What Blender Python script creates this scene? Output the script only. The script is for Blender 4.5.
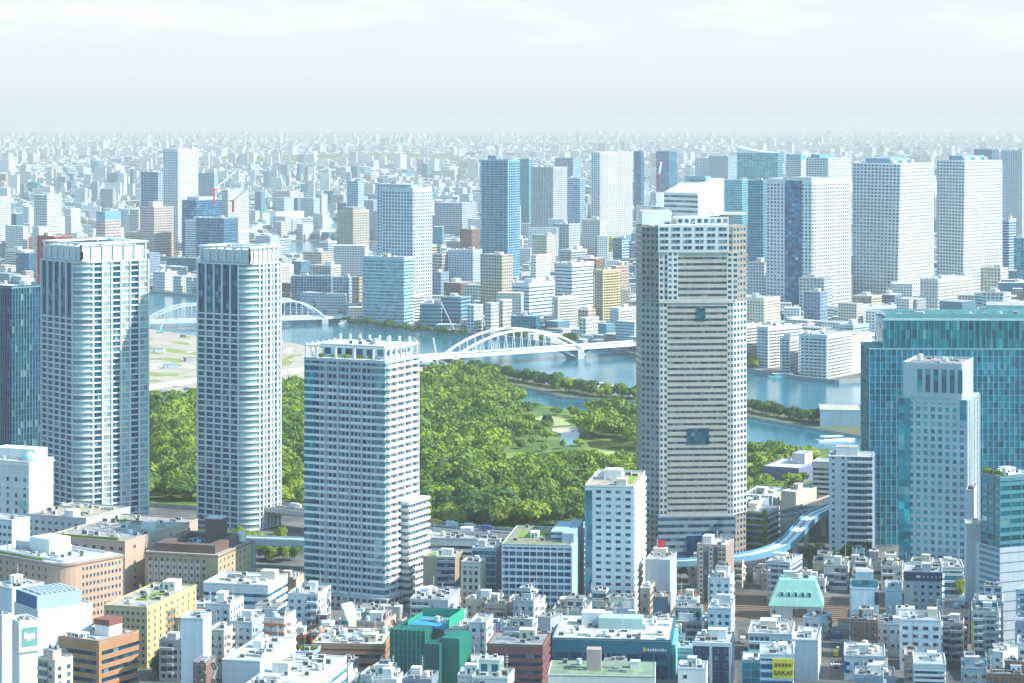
import bpy, math, random
import numpy as np
from mathutils import Vector
R = math.radians
for o in list(bpy.data.objects): bpy.data.objects.remove(o)
scene = bpy.context.scene
COL = scene.collection
# ------------------------------------------------------------------ camera, sky, sun
F, CX, EY, CAMH = 2450.0, 512.0, 117.0, 250.0      # focal length in px, centre column, eye-level row, eye height in metres
cam_data = bpy.data.cameras.new('camera')
cam = bpy.data.objects.new('camera', cam_data); COL.objects.link(cam)
cam.location = (0, 0, CAMH); cam.rotation_euler = (R(90), 0, 0)
cam_data.sensor_width = 36.0; cam_data.lens = F / 1024 * 36
cam_data.shift_x = 0.0; cam_data.shift_y = -(341.5 - EY) / 1024
cam_data.clip_start = 1.0; cam_data.clip_end = 200000.0
scene.camera = cam
VEIL_LOW, VEIL_HIGH, CLOUD, VEIL_BLUE = (3.1, 3.52, 3.72, 1), (3.45, 3.78, 3.95, 1), (4.5, 4.5, 4.5, 1), (0.85, 3.6, 5.1, 1)   # sky radiance before the 0.15 strength
SUN_AZ, SUN_EL = -11.0, 41.0                        # degrees from +X towards +Y, elevation
world = bpy.data.worlds.new('World'); scene.world = world; world.use_nodes = True
wn, wl = world.node_tree.nodes, world.node_tree.links
wn.clear()
sky = wn.new('ShaderNodeTexSky'); sky.sky_type = 'NISHITA'; sky.sun_disc = False
sky.sun_elevation = R(SUN_EL); sky.sun_rotation = R(90 - SUN_AZ)
sky.air_density = 1.0; sky.dust_density = 1.0; sky.ozone_density = 2.0; sky.altitude = 0
bg = wn.new('ShaderNodeBackground'); bg.inputs[1].default_value = 0.15
wout = wn.new('ShaderNodeOutputWorld')
def wmath(op, a, b):
    n = wn.new('ShaderNodeMath'); n.operation = op
    for i, v in enumerate((a, b)):
        if isinstance(v, (int, float)): n.inputs[i].default_value = v
        else: wl.new(v, n.inputs[i])
    return n.outputs[0]
def wrange(v, a, b, c, d):
    n = wn.new('ShaderNodeMapRange'); n.interpolation_type = 'SMOOTHSTEP'; wl.new(v, n.inputs[0])
    for i, x in enumerate((a, b, c, d)): n.inputs[i + 1].default_value = x
    return n.outputs[0]
def wmix(f, a, b, blend='MIX'):
    n = wn.new('ShaderNodeMix'); n.data_type = 'RGBA'; n.blend_type = blend
    for i, v in ((0, f), (6, a), (7, b)):
        if isinstance(v, (int, float)): n.inputs[i].default_value = v
        elif isinstance(v, tuple): n.inputs[i].default_value = v
        else: wl.new(v, n.inputs[i])
    return n.outputs[2]
tc = wn.new('ShaderNodeTexCoord'); sx = wn.new('ShaderNodeSeparateXYZ'); wl.new(tc.outputs['Generated'], sx.inputs[0])
# a thin bright overcast veil low over the horizon, broken cloud streaks above it
def wnoise(scale, sc, detail=6):
    mp = wn.new('ShaderNodeMapping'); mp.inputs['Scale'].default_value = sc; wl.new(tc.outputs['Generated'], mp.inputs[0])
    nz = wn.new('ShaderNodeTexNoise'); nz.inputs['Scale'].default_value = scale; nz.inputs['Detail'].default_value = detail; nz.inputs['Roughness'].default_value = 0.6
    wl.new(mp.outputs[0], nz.inputs['Vector']); return nz.outputs[0]
base = wmix(1.0, sky.outputs[0], (0.52, 1.16, 1.27, 1), 'MULTIPLY')
veil = wmix(wrange(sx.outputs[2], 0.0, 0.03, 0.0, 1.0), VEIL_LOW, VEIL_HIGH)
veil = wmix(wrange(sx.outputs[2], 0.05, 0.22, 0.0, 1.0), veil, VEIL_BLUE)
# the veil lies out over the bay, in front; the sky behind is clear and blue
front = wrange(sx.outputs[1], -0.35, 0.55, 0.12, 1.0)
low = wmix(wmath('MULTIPLY', wrange(sx.outputs[2], 0.04, 0.75, 0.97, 0.45), front), base, veil)
clouds = wmath('MULTIPLY', wrange(wnoise(1.1, (11, 11, 55), 8), 0.44, 0.72, 0.0, 1.0), wrange(sx.outputs[2], 0.014, 0.046, 0.0, 0.6))
wl.new(wmix(clouds, low, CLOUD), bg.inputs[0]); wl.new(bg.outputs[0], wout.inputs[0])
sd = bpy.data.lights.new('sun', 'SUN'); sd.energy = 4.5; sd.angle = R(0.5); sd.color = (1.0, 0.92, 0.80)
sun = bpy.data.objects.new('sun', sd); COL.objects.link(sun)
S = Vector((math.cos(R(SUN_AZ)) * math.cos(R(SUN_EL)), math.sin(R(SUN_AZ)) * math.cos(R(SUN_EL)), math.sin(R(SUN_EL))))
sun.rotation_euler = (-S).to_track_quat('-Z', 'Y').to_euler(); sun.location = (800, 0, 900)
scene.view_settings.view_transform = 'Standard'; scene.view_settings.look = 'None'
scene.view_settings.exposure = 0.72; scene.view_settings.gamma = 1.0
try:
    c = scene.cycles
    c.use_denoising = True; c.max_bounces = 5; c.diffuse_bounces = 3; c.glossy_bounces = 2; c.volume_bounces = 1
    c.transmission_bounces = 2; c.transparent_max_bounces = 4; c.caustics_reflective = False; c.caustics_refractive = False
    c.sample_clamp_indirect = 4.0
except Exception: pass

# ------------------------------------------------------------------ helpers
def wx(px, Y): return (px - CX) * Y / F
def wz(py, Y): return CAMH - (py - EY) * Y / F
def gY(py, z=0.0): return F * (CAMH - z) / (py - EY)
def gp(px, py, z=0.0):
    Y = gY(py, z); return (wx(px, Y), Y)

def mat(name):
    m = bpy.data.materials.new(name); m.use_nodes = True
    nt = m.node_tree; b = nt.nodes['Principled BSDF']
    return m, nt.nodes, nt.links, b
def node(ns, t, **kw):
    n = ns.new(t)
    for k, v in kw.items(): setattr(n, k, v)
    return n
def mathn(ns, ls, op, a, b=None, c=None):
    n = ns.new('ShaderNodeMath'); n.operation = op
    for i, v in enumerate((a, b, c)):
        if v is None: continue
        if isinstance(v, (int, float)): n.inputs[i].default_value = v
        else: ls.new(v, n.inputs[i])
    return n.outputs[0]
def mixn(ns, ls, fac, a, b, blend='MIX'):
    n = ns.new('ShaderNodeMix'); n.data_type = 'RGBA'; n.blend_type = blend
    for i, v in ((0, fac), (6, a), (7, b)):
        if isinstance(v, (int, float)): n.inputs[i].default_value = v
        elif isinstance(v, tuple): n.inputs[i].default_value = (*v, 1) if len(v) == 3 else v
        else: ls.new(v, n.inputs[i])
    return n.outputs[2]
def noise(ns, ls, vec, scale, detail=4, rough=0.55):
    n = ns.new('ShaderNodeTexNoise'); n.inputs['Scale'].default_value = scale; n.inputs['Detail'].default_value = detail
    n.inputs['Roughness'].default_value = rough; ls.new(vec, n.inputs['Vector']); return n.outputs[0]
def rng(ns, ls, v, a, b, c, d):
    n = ns.new('ShaderNodeMapRange'); ls.new(v, n.inputs[0])
    for i, x in enumerate((a, b, c, d)): n.inputs[i + 1].default_value = x
    return n.outputs[0]
def mapped(ns, ls, vec, sc):
    n = ns.new('ShaderNodeMapping'); ls.new(vec, n.inputs[0]); n.inputs['Scale'].default_value = sc; return n.outputs[0]

def wall_color(ns, ls):
    """object colour with weathering streaks and blotches"""
    oi = ns.new('ShaderNodeObjectInfo'); geo = ns.new('ShaderNodeNewGeometry')
    f1 = rng(ns, ls, noise(ns, ls, geo.outputs['Position'], 0.06, 5), 0.3, 0.7, 0.90, 1.06)
    f2 = rng(ns, ls, noise(ns, ls, mapped(ns, ls, geo.outputs['Position'], (0.9, 0.9, 0.05)), 1.0, 4), 0.35, 0.75, 1.03, 0.88)
    f = mathn(ns, ls, 'MULTIPLY', f1, f2)
    cmb = ns.new('ShaderNodeCombineXYZ')
    for i in range(3): ls.new(f, cmb.inputs[i])
    return mixn(ns, ls, 1.0, oi.outputs['Color'], cmb.outputs[0], 'MULTIPLY')

def make_wall(name, rough=0.75):
    m, ns, ls, b = mat(name)
    ls.new(wall_color(ns, ls), b.inputs['Base Color']); b.inputs['Roughness'].default_value = rough
    return m
M_WALL = make_wall('painted_concrete')
M_METAL = make_wall('painted_metal', 0.4)
def make_roof():
    m, ns, ls, b = mat('roof_membrane')
    oi = ns.new('ShaderNodeObjectInfo'); geo = ns.new('ShaderNodeNewGeometry')
    n1 = noise(ns, ls, geo.outputs['Position'], 0.22, 6, 0.65)
    n2 = noise(ns, ls, geo.outputs['Position'], 1.4, 3)
    f = mathn(ns, ls, 'ADD', rng(ns, ls, n1, 0.3, 0.7, 0.48, 0.98), rng(ns, ls, n2, 0.3, 0.7, -0.12, 0.10))
    cmb = ns.new('ShaderNodeCombineXYZ')
    for i in range(3): ls.new(f, cmb.inputs[i])
    ls.new(mixn(ns, ls, 1.0, oi.outputs['Color'], cmb.outputs[0], 'MULTIPLY'), b.inputs['Base Color'])
    b.inputs['Roughness'].default_value = 0.85
    return m
M_ROOF = make_roof()
def cell_noise(ns, ls, uv):
    fl = ns.new('ShaderNodeVectorMath'); fl.operation = 'FLOOR'; ls.new(uv, fl.inputs[0])
    oi = ns.new('ShaderNodeObjectInfo')
    ad = ns.new('ShaderNodeVectorMath'); ad.operation = 'ADD'; ls.new(fl.outputs[0], ad.inputs[0])
    cb = ns.new('ShaderNodeCombineXYZ'); ls.new(mathn(ns, ls, 'MULTIPLY', oi.outputs['Random'], 91.7), cb.inputs[0]); ls.new(cb.outputs[0], ad.inputs[1])
    w = ns.new('ShaderNodeTexWhiteNoise'); w.noise_dimensions = '3D'; ls.new(ad.outputs[0], w.inputs['Vector'])
    return w.outputs[0]
def make_glass(name, metallic=0.18, curtain=0.78, rough=0.12, objcol=True, col=(0.03, 0.12, 0.17)):
    """window glass: one UV unit is one pane, panes differ (blinds, curtains, lights out)"""
    m, ns, ls, b = mat(name)
    uv = ns.new('ShaderNodeUVMap').outputs[0]
    w = cell_noise(ns, ls, uv)
    if objcol: base = ns.new('ShaderNodeObjectInfo').outputs['Color']
    else:
        rgb = ns.new('ShaderNodeRGB'); rgb.outputs[0].default_value = (*col, 1); base = rgb.outputs[0]
    dark = mixn(ns, ls, 1.0, base, (0.42, 0.48, 0.55), 'MULTIPLY')
    v = mixn(ns, ls, rng(ns, ls, w, 0.0, 0.6, 0.0, 1.0), dark, base)
    geo = ns.new('ShaderNodeNewGeometry')
    v2 = mixn(ns, ls, rng(ns, ls, w, curtain, 1.0, 0.0, 0.75), v, (0.30, 0.44, 0.48))
    ls.new(v2, b.inputs['Base Color'])
    # panes are never quite in one plane: each tilts its reflection a little
    wv = [n for n in ns if n.type == 'TEX_WHITE_NOISE'][0].outputs['Color']
    va = ns.new('ShaderNodeVectorMath'); va.operation = 'SUBTRACT'; ls.new(wv, va.inputs[0]); va.inputs[1].default_value = (.5, .5, .5)
    vb = ns.new('ShaderNodeVectorMath'); vb.operation = 'MULTIPLY_ADD'; ls.new(va.outputs[0], vb.inputs[0]); vb.inputs[1].default_value = (.10, .10, .16); ls.new(geo.outputs['Normal'], vb.inputs[2])
    vn = ns.new('ShaderNodeVectorMath'); vn.operation = 'NORMALIZE'; ls.new(vb.outputs[0], vn.inputs[0]); ls.new(vn.outputs[0], b.inputs['Normal'])
    b.inputs['Metallic'].default_value = metallic
    b.inputs['Roughness'].default_value = rough
    return m
M_GLASS = make_glass('window_glass')
M_CURTAIN = make_glass('curtain_wall_glass', 0.42, 0.90, 0.05)
def make_facade(name, wu, wv, gcol=(0.015, 0.11, 0.18)):
    """wall with rows of windows: one UV unit is one bay by one storey"""
    m, ns, ls, b = mat(name)
    uvn = ns.new('ShaderNodeUVMap').outputs[0]
    sp = ns.new('ShaderNodeSeparateXYZ'); ls.new(uvn, sp.inputs[0])
    du = mathn(ns, ls, 'ABSOLUTE', mathn(ns, ls, 'SUBTRACT', mathn(ns, ls, 'FRACT', sp.outputs[0]), 0.5))
    dv = mathn(ns, ls, 'ABSOLUTE', mathn(ns, ls, 'SUBTRACT', mathn(ns, ls, 'FRACT', sp.outputs[1]), 0.5))
    win = mathn(ns, ls, 'MULTIPLY', mathn(ns, ls, 'LESS_THAN', du, wu / 2), mathn(ns, ls, 'LESS_THAN', dv, wv / 2))
    win = mathn(ns, ls, 'MULTIPLY', win, mathn(ns, ls, 'GREATER_THAN', sp.outputs[1], 0.01))
    w = cell_noise(ns, ls, uvn)
    g = mixn(ns, ls, w, tuple(x * 0.4 for x in gcol), tuple(x * 1.5 for x in gcol))
    g = mixn(ns, ls, rng(ns, ls, w, 0.8, 1.0, 0, 0.7), g, (0.3, 0.36, 0.38))
    ls.new(mixn(ns, ls, win, wall_color(ns, ls), g), b.inputs['Base Color'])
    ls.new(rng(ns, ls, win, 0, 1, 0.75, 0.15), b.inputs['Roughness'])
    ls.new(rng(ns, ls, win, 0, 1, 0.0, 0.12), b.inputs['Metallic'])
    bp = ns.new('ShaderNodeBump'); bp.inputs['Strength'].default_value = 0.6; bp.inputs['Distance'].default_value = 0.3
    ls.new(mathn(ns, ls, 'SUBTRACT', 1.0, win), bp.inputs['Height']); ls.new(bp.outputs[0], b.inputs['Normal'])
    return m
M_FACADE = make_facade('facade_punched_windows', 0.62, 0.52)
M_RIBBON = make_facade('facade_ribbon_windows', 1.01, 0.46)
M_LOGGIA = make_facade('facade_loggia_wall', 0.72, 0.7)
def make_flat(name, col, rough=0.7, metal=0.0, nscale=0.15, amt=0.2):
    m, ns, ls, b = mat(name)
    geo = ns.new('ShaderNodeNewGeometry')
    n = noise(ns, ls, geo.outputs['Position'], nscale, 6, 0.6)
    ls.new(mixn(ns, ls, rng(ns, ls, n, 0.3, 0.7, 0, 1), tuple(c * (1 - amt) for c in col), tuple(c * (1 + amt) for c in col)), b.inputs['Base Color'])
    b.inputs['Roughness'].default_value = rough; b.inputs['Metallic'].default_value = metal
    return m
def make_leaf(name, dark, light):
    m, ns, ls, b = mat(name)
    geo = ns.new('ShaderNodeNewGeometry'); oi = ns.new('ShaderNodeObjectInfo')
    big = noise(ns, ls, geo.outputs['Position'], 0.035, 3)
    f = mathn(ns, ls, 'ADD', mathn(ns, ls, 'MULTIPLY', geo.outputs['Random Per Island'], 0.22), mathn(ns, ls, 'MULTIPLY', oi.outputs['Random'], 0.78))
    f = mathn(ns, ls, 'ADD', f, rng(ns, ls, big, 0.3, 0.7, -0.35, 0.35))
    col = mixn(ns, ls, f, dark, light)
    ls.new(col, b.inputs['Base Color']); b.inputs['Roughness'].default_value = 0.6
    tr = ns.new('ShaderNodeBsdfTranslucent'); ls.new(col, tr.inputs[0])
    mx = ns.new('ShaderNodeMixShader'); mx.inputs[0].default_value = 0.3
    ls.new(b.outputs[0], mx.inputs[1]); ls.new(tr.outputs[0], mx.inputs[2]); ls.new(mx.outputs[0], ns['Material Output'].inputs[0])
    return m
M_LEAF = make_leaf('leaves', (0.045, 0.15, 0.022), (0.34, 0.45, 0.025))
M_LEAF_DARK = make_leaf('dark_leaves', (0.03, 0.11, 0.03), (0.11, 0.23, 0.03))
M_BARK = make_flat('bark', (0.09, 0.065, 0.045))
def make_water():
    m, ns, ls, b = mat('river_water')
    geo = ns.new('ShaderNodeNewGeometry')
    n0 = noise(ns, ls, mapped(ns, ls, geo.outputs['Position'], (1, 0.35, 1)), 0.012, 4)
    ls.new(mixn(ns, ls, rng(ns, ls, n0, 0.35, 0.65, 0, 1), (0.01, 0.13, 0.20), (0.03, 0.18, 0.25)), b.inputs['Base Color'])
    b.inputs['Roughness'].default_value = 0.10; b.inputs['IOR'].default_value = 1.33
    n1 = noise(ns, ls, mapped(ns, ls, geo.outputs['Position'], (1, 0.5, 1)), 0.35, 5, 0.6)
    bp = ns.new('ShaderNodeBump'); bp.inputs['Strength'].default_value = 0.35; bp.inputs['Distance'].default_value = 0.5
    ls.new(n1, bp.inputs['Height']); ls.new(bp.outputs[0], b.inputs['Normal'])
    return m
M_WATER = make_water()
def make_ground():
    m, ns, ls, b = mat('city_ground')
    geo = ns.new('ShaderNodeNewGeometry')
    n = noise(ns, ls, geo.outputs['Position'], 0.02, 6, 0.65)
    n2 = noise(ns, ls, geo.outputs['Position'], 0.15, 4)
    c1 = mixn(ns, ls, rng(ns, ls, n, 0.4, 0.6, 0, 1), (0.06, 0.062, 0.065), (0.2, 0.195, 0.185))
    ls.new(mixn(ns, ls, rng(ns, ls, n2, 0.3, 0.7, 0.0, 0.5), c1, (0.11, 0.11, 0.11)), b.inputs['Base Color'])
    b.inputs['Roughness'].default_value = 0.9
    return m
M_GROUND = make_ground()
M_ASPHALT = make_flat('asphalt', (0.085, 0.088, 0.092), 0.9)
def make_garden():
    m, ns, ls, b = mat('garden_ground')
    geo = ns.new('ShaderNodeNewGeometry')
    n = noise(ns, ls, geo.outputs['Position'], 0.03, 5, 0.6)
    c1 = mixn(ns, ls, rng(ns, ls, n, 0.45, 0.6, 0, 1), (0.07, 0.14, 0.02), (0.17, 0.23, 0.05))
    ls.new(c1, b.inputs['Base Color']); b.inputs['Roughness'].default_value = 0.95
    return m
M_GARDEN = make_garden()
M_LAWN = make_flat('lawn_grass', (0.2, 0.3, 0.04), 0.95, 0, 0.08, 0.25)
M_DRYLAWN = make_flat('dry_lawn', (0.38, 0.40, 0.16), 0.95, 0, 0.05, 0.2)
M_DIRT = make_flat('bare_earth', (0.42, 0.36, 0.29), 0.95, 0, 0.03, 0.18)
M_WEEDS = make_flat('weeds', (0.24, 0.28, 0.08), 0.95, 0, 0.1, 0.3)
M_SPIT = make_flat('spit_ground', (0.12, 0.14, 0.07), 0.95, 0, 0.08, 0.3)
M_PATH = make_flat('gravel_path', (0.5, 0.44, 0.37), 0.95)
M_BALLAST = make_flat('rail_ballast', (0.22, 0.13, 0.085), 0.95, 0, 0.4, 0.3)
M_RAIL = make_flat('rail_steel', (0.3, 0.26, 0.22), 0.4, 0.6)
M_CONCRETE = make_flat('concrete', (0.4, 0.4, 0.39), 0.85)
M_WHITEPAINT = make_flat('road_paint', (0.75, 0.75, 0.73), 0.7)
M_POND = make_flat('pond_water', (0.09, 0.11, 0.05), 0.08, 0, 0.05, 0.3)

# ------------------------------------------------------------------ mesh building
class MB:
    def __init__(s): s.v = []; s.f = []; s.m = []; s.uv = []
    def face(s, pts, mi=0, uv=None):
        n = len(s.v); s.v += [tuple(p) for p in pts]; s.f.append(tuple(range(n, n + len(pts)))); s.m.append(mi)
        s.uv += list(uv) if uv else [(0, 0)] * len(pts)
    def box(s, x0, x1, y0, y1, z0, z1, mi=0, na=1, nb=1, nv=1, top=None):
        P = lambda x, y, z: (x, y, z)
        for (p, q, n) in (((x0, y0), (x1, y0), na), ((x1, y0), (x1, y1), nb), ((x1, y1), (x0, y1), na), ((x0, y1), (x0, y0), nb)):
            s.face([P(*p, z0), P(*q, z0), P(*q, z1), P(*p, z1)], mi, [(0, 0), (n, 0), (n, nv), (0, nv)])
        t = mi if top is None else top
        s.face([P(x0, y0, z1), P(x1, y0, z1), P(x1, y1, z1), P(x0, y1, z1)], t)
        s.face([P(x0, y1, z0), P(x1, y1, z0), P(x1, y0, z0), P(x0, y0, z0)], t)
    def prism(s, poly, z0, z1, mi=0, un=None, nv=1, top=None):
        k = len(poly)
        for i in range(k):
            p, q = poly[i], poly[(i + 1) % k]
            n = 1 if un is None else max(1, round(math.dist(p, q) / un))
            s.face([(*p, z0), (*q, z0), (*q, z1), (*p, z1)], mi, [(0, 0), (n, 0), (n, nv), (0, nv)])
        t = mi if top is None else top
        s.face([(*p, z1) for p in poly], t); s.face([(*p, z0) for p in reversed(poly)], t)
    def cyl(s, x, y, r, z0, z1, n=12, mi=0, r2=None):
        r2 = r if r2 is None else r2
        A = [(math.cos(2 * math.pi * i / n), math.sin(2 * math.pi * i / n)) for i in range(n)]
        for i in range(n):
            a, c = A[i], A[(i + 1) % n]
            s.face([(x + r * a[0], y + r * a[1], z0), (x + r * c[0], y + r * c[1], z0), (x + r2 * c[0], y + r2 * c[1], z1), (x + r2 * a[0], y + r2 * a[1], z1)], mi)
        s.face([(x + r2 * a[0], y + r2 * a[1], z1) for a in A], mi); s.face([(x + r * a[0], y + r * a[1], z0) for a in reversed(A)], mi)
    def bar(s, p, q, w, h=None, mi=0):
        p, q = Vector(p), Vector(q); d = (q - p).normalized(); h = w if h is None else h
        up = Vector((0, 0, 1)) if abs(d.z) < 0.95 else Vector((0, 1, 0))
        u = d.cross(up).normalized() * (w / 2); v = u.cross(d).normalized() * (h / 2)
        A = [p - u - v, p + u - v, p + u + v, p - u + v]; B = [q - u - v, q + u - v, q + u + v, q - u + v]
        for i in range(4): s.face([A[i], A[(i + 1) % 4], B[(i + 1) % 4], B[i]], mi)
        s.face(list(reversed(A)), mi); s.face(B, mi)
    def mesh(s, name, mats):
        me = bpy.data.meshes.new(name); me.from_pydata(s.v, [], s.f); me.update()
        for m in mats: me.materials.append(m)
        if len(mats) > 1: me.polygons.foreach_set('material_index', s.m)
        uv = me.uv_layers.new(name='UVMap'); uv.data.foreach_set('uv', [c for t in s.uv for c in t])
        return me
    def build(s, name, mats, parent=None, loc=(0, 0, 0), rz=0, col=None):
        return put(name, s.mesh(name, mats if isinstance(mats, (list, tuple)) else [mats]), parent, loc, rz, col)
def put(name, me, parent=None, loc=(0, 0, 0), rz=0, col=None, scale=None):
    o = bpy.data.objects.new(name, me); COL.objects.link(o)
    o.location = loc
    if rz: o.rotation_euler = (0, 0, rz)
    if scale: o.scale = scale
    if parent is not None: o.parent = parent
    if col is not None: o.color = (*col, 1)
    return o
CUBES = {}
def unit_cube(m, na=1, nb=1, nv=1):
    k = (m.name, na, nb, nv)
    if k not in CUBES:
        b = MB(); b.box(-.5, .5, -.5, .5, 0, 1, 0, na, nb, nv); CUBES[k] = b.mesh('block', [m])
    return CUBES[k]
def part(name, parent, m, col, c, s, n=(1, 1, 1)):
    """box part: c = centre x, centre y, bottom z; s = size"""
    return put(name, unit_cube(m, *n), parent, c, 0, col, s)
LABELS = {}
def tag(o, label=None, cat=None, group=None, kind=None):
    if label:
        assert 4 <= len(label.split()) <= 16, label
        if label in LABELS and group is None: print('DUP LABEL', label)
        LABELS[label] = o; o['label'] = label
    if cat: o['category'] = cat
    if group: o['group'] = group
    if kind: o['kind'] = kind
    return o
def thing(name, label, cat, loc=(0, 0, 0), rz=0, group=None):
    o = bpy.data.objects.new(name, None); COL.objects.link(o); o.location = loc; o.rotation_euler = (0, 0, rz)
    o.empty_display_size = 5
    return tag(o, label, cat, group)
def sheet(name, pts, z, m, kind='structure'):
    b = MB(); b.face([(*p, z) for p in pts]); o = b.build(name, m)
    if o.data.polygons[0].normal.z < 0: o.data.flip_normals()
    tag(o, kind=kind); return o
def slab(name, pts, z0, z1, mats, kind='structure'):
    a = sum(p[0] * q[1] - q[0] * p[1] for p, q in zip(pts, pts[1:] + pts[:1]))
    if a < 0: pts = pts[::-1]
    b = MB(); b.prism(pts, z0, z1, 0, top=1); o = b.build(name, mats); tag(o, kind=kind); return o
C = dict(white=(.78, .78, .77), off=(.70, .69, .65), cream=(.68, .62, .5), lgray=(.52, .53, .54), gray=(.33, .34, .35), dgray=(.16, .17, .19), beige=(.56, .47, .36),
         tan=(.50, .39, .23), yellow=(.62, .50, .22), pink=(.58, .40, .31), salmon=(.56, .36, .24), brown=(.26, .12, .075), maroon=(.20, .06, .07), orange=(.50, .25, .11), navy=(.025, .05, .12),
         teal=(.02, .20, .27), bluegray=(.30, .40, .48), paleblue=(.55, .66, .72), steel=(.20, .30, .38), mint=(.36, .68, .58), green=(.02, .22, .16), redbrown=(.24, .085, .075), black=(.03, .03, .035), dblue=(.03, .14, .25), grass=(.16, .28, .04))
GL = dict(dark=(.006, .08, .14), teal=(.0, .22, .33), blue=(.0, .15, .33), pale=(.08, .32, .44), aqua=(.01, .36, .48), navy=(.005, .075, .19))
RECTS = []
FOOT = []     # building footprints (x, y, radius)
BUILT = []    # every building root: for auto labels
rnd = random.Random(11)

def solve(xl, xc, xr, Y, th, depth=None):
    s, c = math.sin(R(th)), math.cos(R(th)); X = wx(xc, Y)
    kl = (xl - CX) / F
    a = (X - kl * Y) / (c + kl * s)
    b = depth
    if b is None:
        kr = (xr - CX) / F; den = s - kr * c
        b = (kr * Y - X) / den if den > 0.03 else 30.0
    b = min(b, 90)
    return X, a, b

def ring(root, name, a, b, z, h, t, m, col, ox=0, oy=0):
    k = MB()
    k.box(-a / 2, a / 2, -b / 2, -b / 2 + t, 0, h); k.box(-a / 2, a / 2, b / 2 - t, b / 2, 0, h)
    k.box(-a / 2, -a / 2 + t, -b / 2 + t, b / 2 - t, 0, h); k.box(a / 2 - t, a / 2, -b / 2 + t, b / 2 - t, 0, h)
    return k.build(name, m, root, (ox, oy, z), 0, col)

def shaft(root, a, b, z0, z1, kind='G', fh=3.4, bw=3.6, band=.42, pier=.9, col=C['white'], gcol=GL['dark'], pcol=None, bcol=None, ins=.5, pin=.12, cap=True, ox=0, oy=0, glass=None, faces='fr', endw=None):
    if kind in ('F', 'R') and z1 > 0 and fh < 4.1: fh *= 1.2; bw *= 1.25
    n = max(1, round((z1 - z0) / fh)); fh = (z1 - z0) / n
    na, nb = max(1, round(a / bw)), max(1, round(b / bw))
    pcol = pcol or col; bcol = bcol or col
    if kind in ('F', 'R', 'L'):
        m = {'F': M_FACADE, 'R': M_RIBBON, 'L': M_LOGGIA}[kind]
        part('wall', root, m, col, (ox, oy, z0), (a, b, z1 - z0), (na, nb, n)); return fh
    core = glass or (M_CURTAIN if kind == 'C' else M_GLASS)
    ccol = gcol
    if kind == 'A': core, ccol = M_LOGGIA, col; ins = max(ins, 1.1)
    part('glazing' if kind != 'A' else 'wall', root, core, ccol, (ox, oy, z0), (a - 2 * ins, b - 2 * ins, z1 - z0), (na, nb, n))
    bname = 'balcony' if kind == 'A' else ('floor_band' if kind != 'C' else 'transom')
    for i in range(n + (1 if cap else 0)):
        h = band * fh
        if i == n: part('cornice', root, M_WALL, bcol, (ox, oy, z1 - h), (a, b, h)); continue
        part(bname, root, M_WALL, bcol, (ox, oy, z0 + i * fh), (a, b, h))
    if pier > 0:
        pn = 'mullion' if kind == 'C' else 'pier'
        d = ins + pin
        if 'f' in faces:
            for i in range(na + 1):
                x = -a / 2 + pier / 2 - pin + (a - pier + 2 * pin) * i / na
                part(pn, root, M_WALL, pcol, (ox + x, oy - b / 2 + d / 2 - pin, z0), (pier, d, z1 - z0 + .05))
        if 'r' in faces:
            for i in range(1, nb + 1):
                y = -b / 2 + pier / 2 - pin + (b - pier + 2 * pin) * i / nb
                part(pn, root, M_WALL, pcol, (ox + a / 2 - d / 2 + pin, oy + y, z0), (d, pier, z1 - z0 + .05))
    return fh

AC = MB(); AC.box(-.5, .5, -.5, .5, 0, 1)
for q in (-.24, .24):
    AC.cyl(q, 0, .2, 1.0, 1.06, 10, 1)
AC.box(-.44, .44, -.506, -.5, .15, .85, 1)
def shared(name, b, mats): return b.mesh(name, mats)
M_DARKMETAL = make_flat('dark_metal', (0.09, 0.10, 0.11), 0.5, 0.3)
ME_AC = AC.mesh('air_conditioner', [M_METAL, M_DARKMETAL])
TK = MB(); TK.cyl(0, 0, .5, .15, .9, 14); TK.cyl(0, 0, .5, .9, 1.0, 14, 0, .12)
for q in ((.3, .3), (-.3, .3), (.3, -.3), (-.3, -.3)): TK.box(q[0] - .05, q[0] + .05, q[1] - .05, q[1] + .05, 0, .15)
ME_TANK = TK.mesh('water_tank', [M_METAL])
AN = MB(); AN.cyl(0, 0, .05, 0, 1, 6)
for q in (.55, .7, .85): AN.box(-.35, .35, -.02, .02, q, q + .02)
ME_ANT = AN.mesh('antenna', [M_METAL])
DU = MB(); DU.box(-.5, .5, -.12, .12, .1, .5); DU.box(.26, .5, -.5, -.12, .1, .5); DU.box(-.45, -.38, -.1, .1, 0, .1); DU.box(.1, .17, -.1, .1, 0, .1)
ME_DUCT = DU.mesh('duct', [M_METAL])
SH = MB(); SH.box(-.5, .5, -.5, .5, 0, .94); SH.box(-.54, .54, -.54, .54, .94, 1.0); SH.box(-.3, -.08, -.506, -.5, 0, .62, 1); SH.box(.15, .34, -.506, -.5, .45, .7, 1)
ME_STAIR = SH.mesh('stair_house', [M_WALL, M_DARKMETAL])
WN = MB(); WN.box(-.5, .5, -.5, .5, 0, 1, 0)
WN.face([(-.44, -.52, .06), (.44, -.52, .06), (.44, -.52, .94), (-.44, -.52, .94)], 1, [(0, 0), (1.9, 0), (1.9, .9), (0, .9)])
M_WFRAME = make_flat('window_frame', (0.35, 0.37, 0.38), 0.5, 0.2)
M_WGLASS = make_glass('dark_window_glass', 0.15, 0.75, 0.12, False, (0.015, 0.10, 0.16))
ME_WIN = WN.mesh('window', [M_WFRAME, M_WGLASS])
GP = MB(); GP.box(-.5, .5, -.5, .5, 0, 1)
ME_BED = GP.mesh('roof_garden', [M_LEAF])

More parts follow.
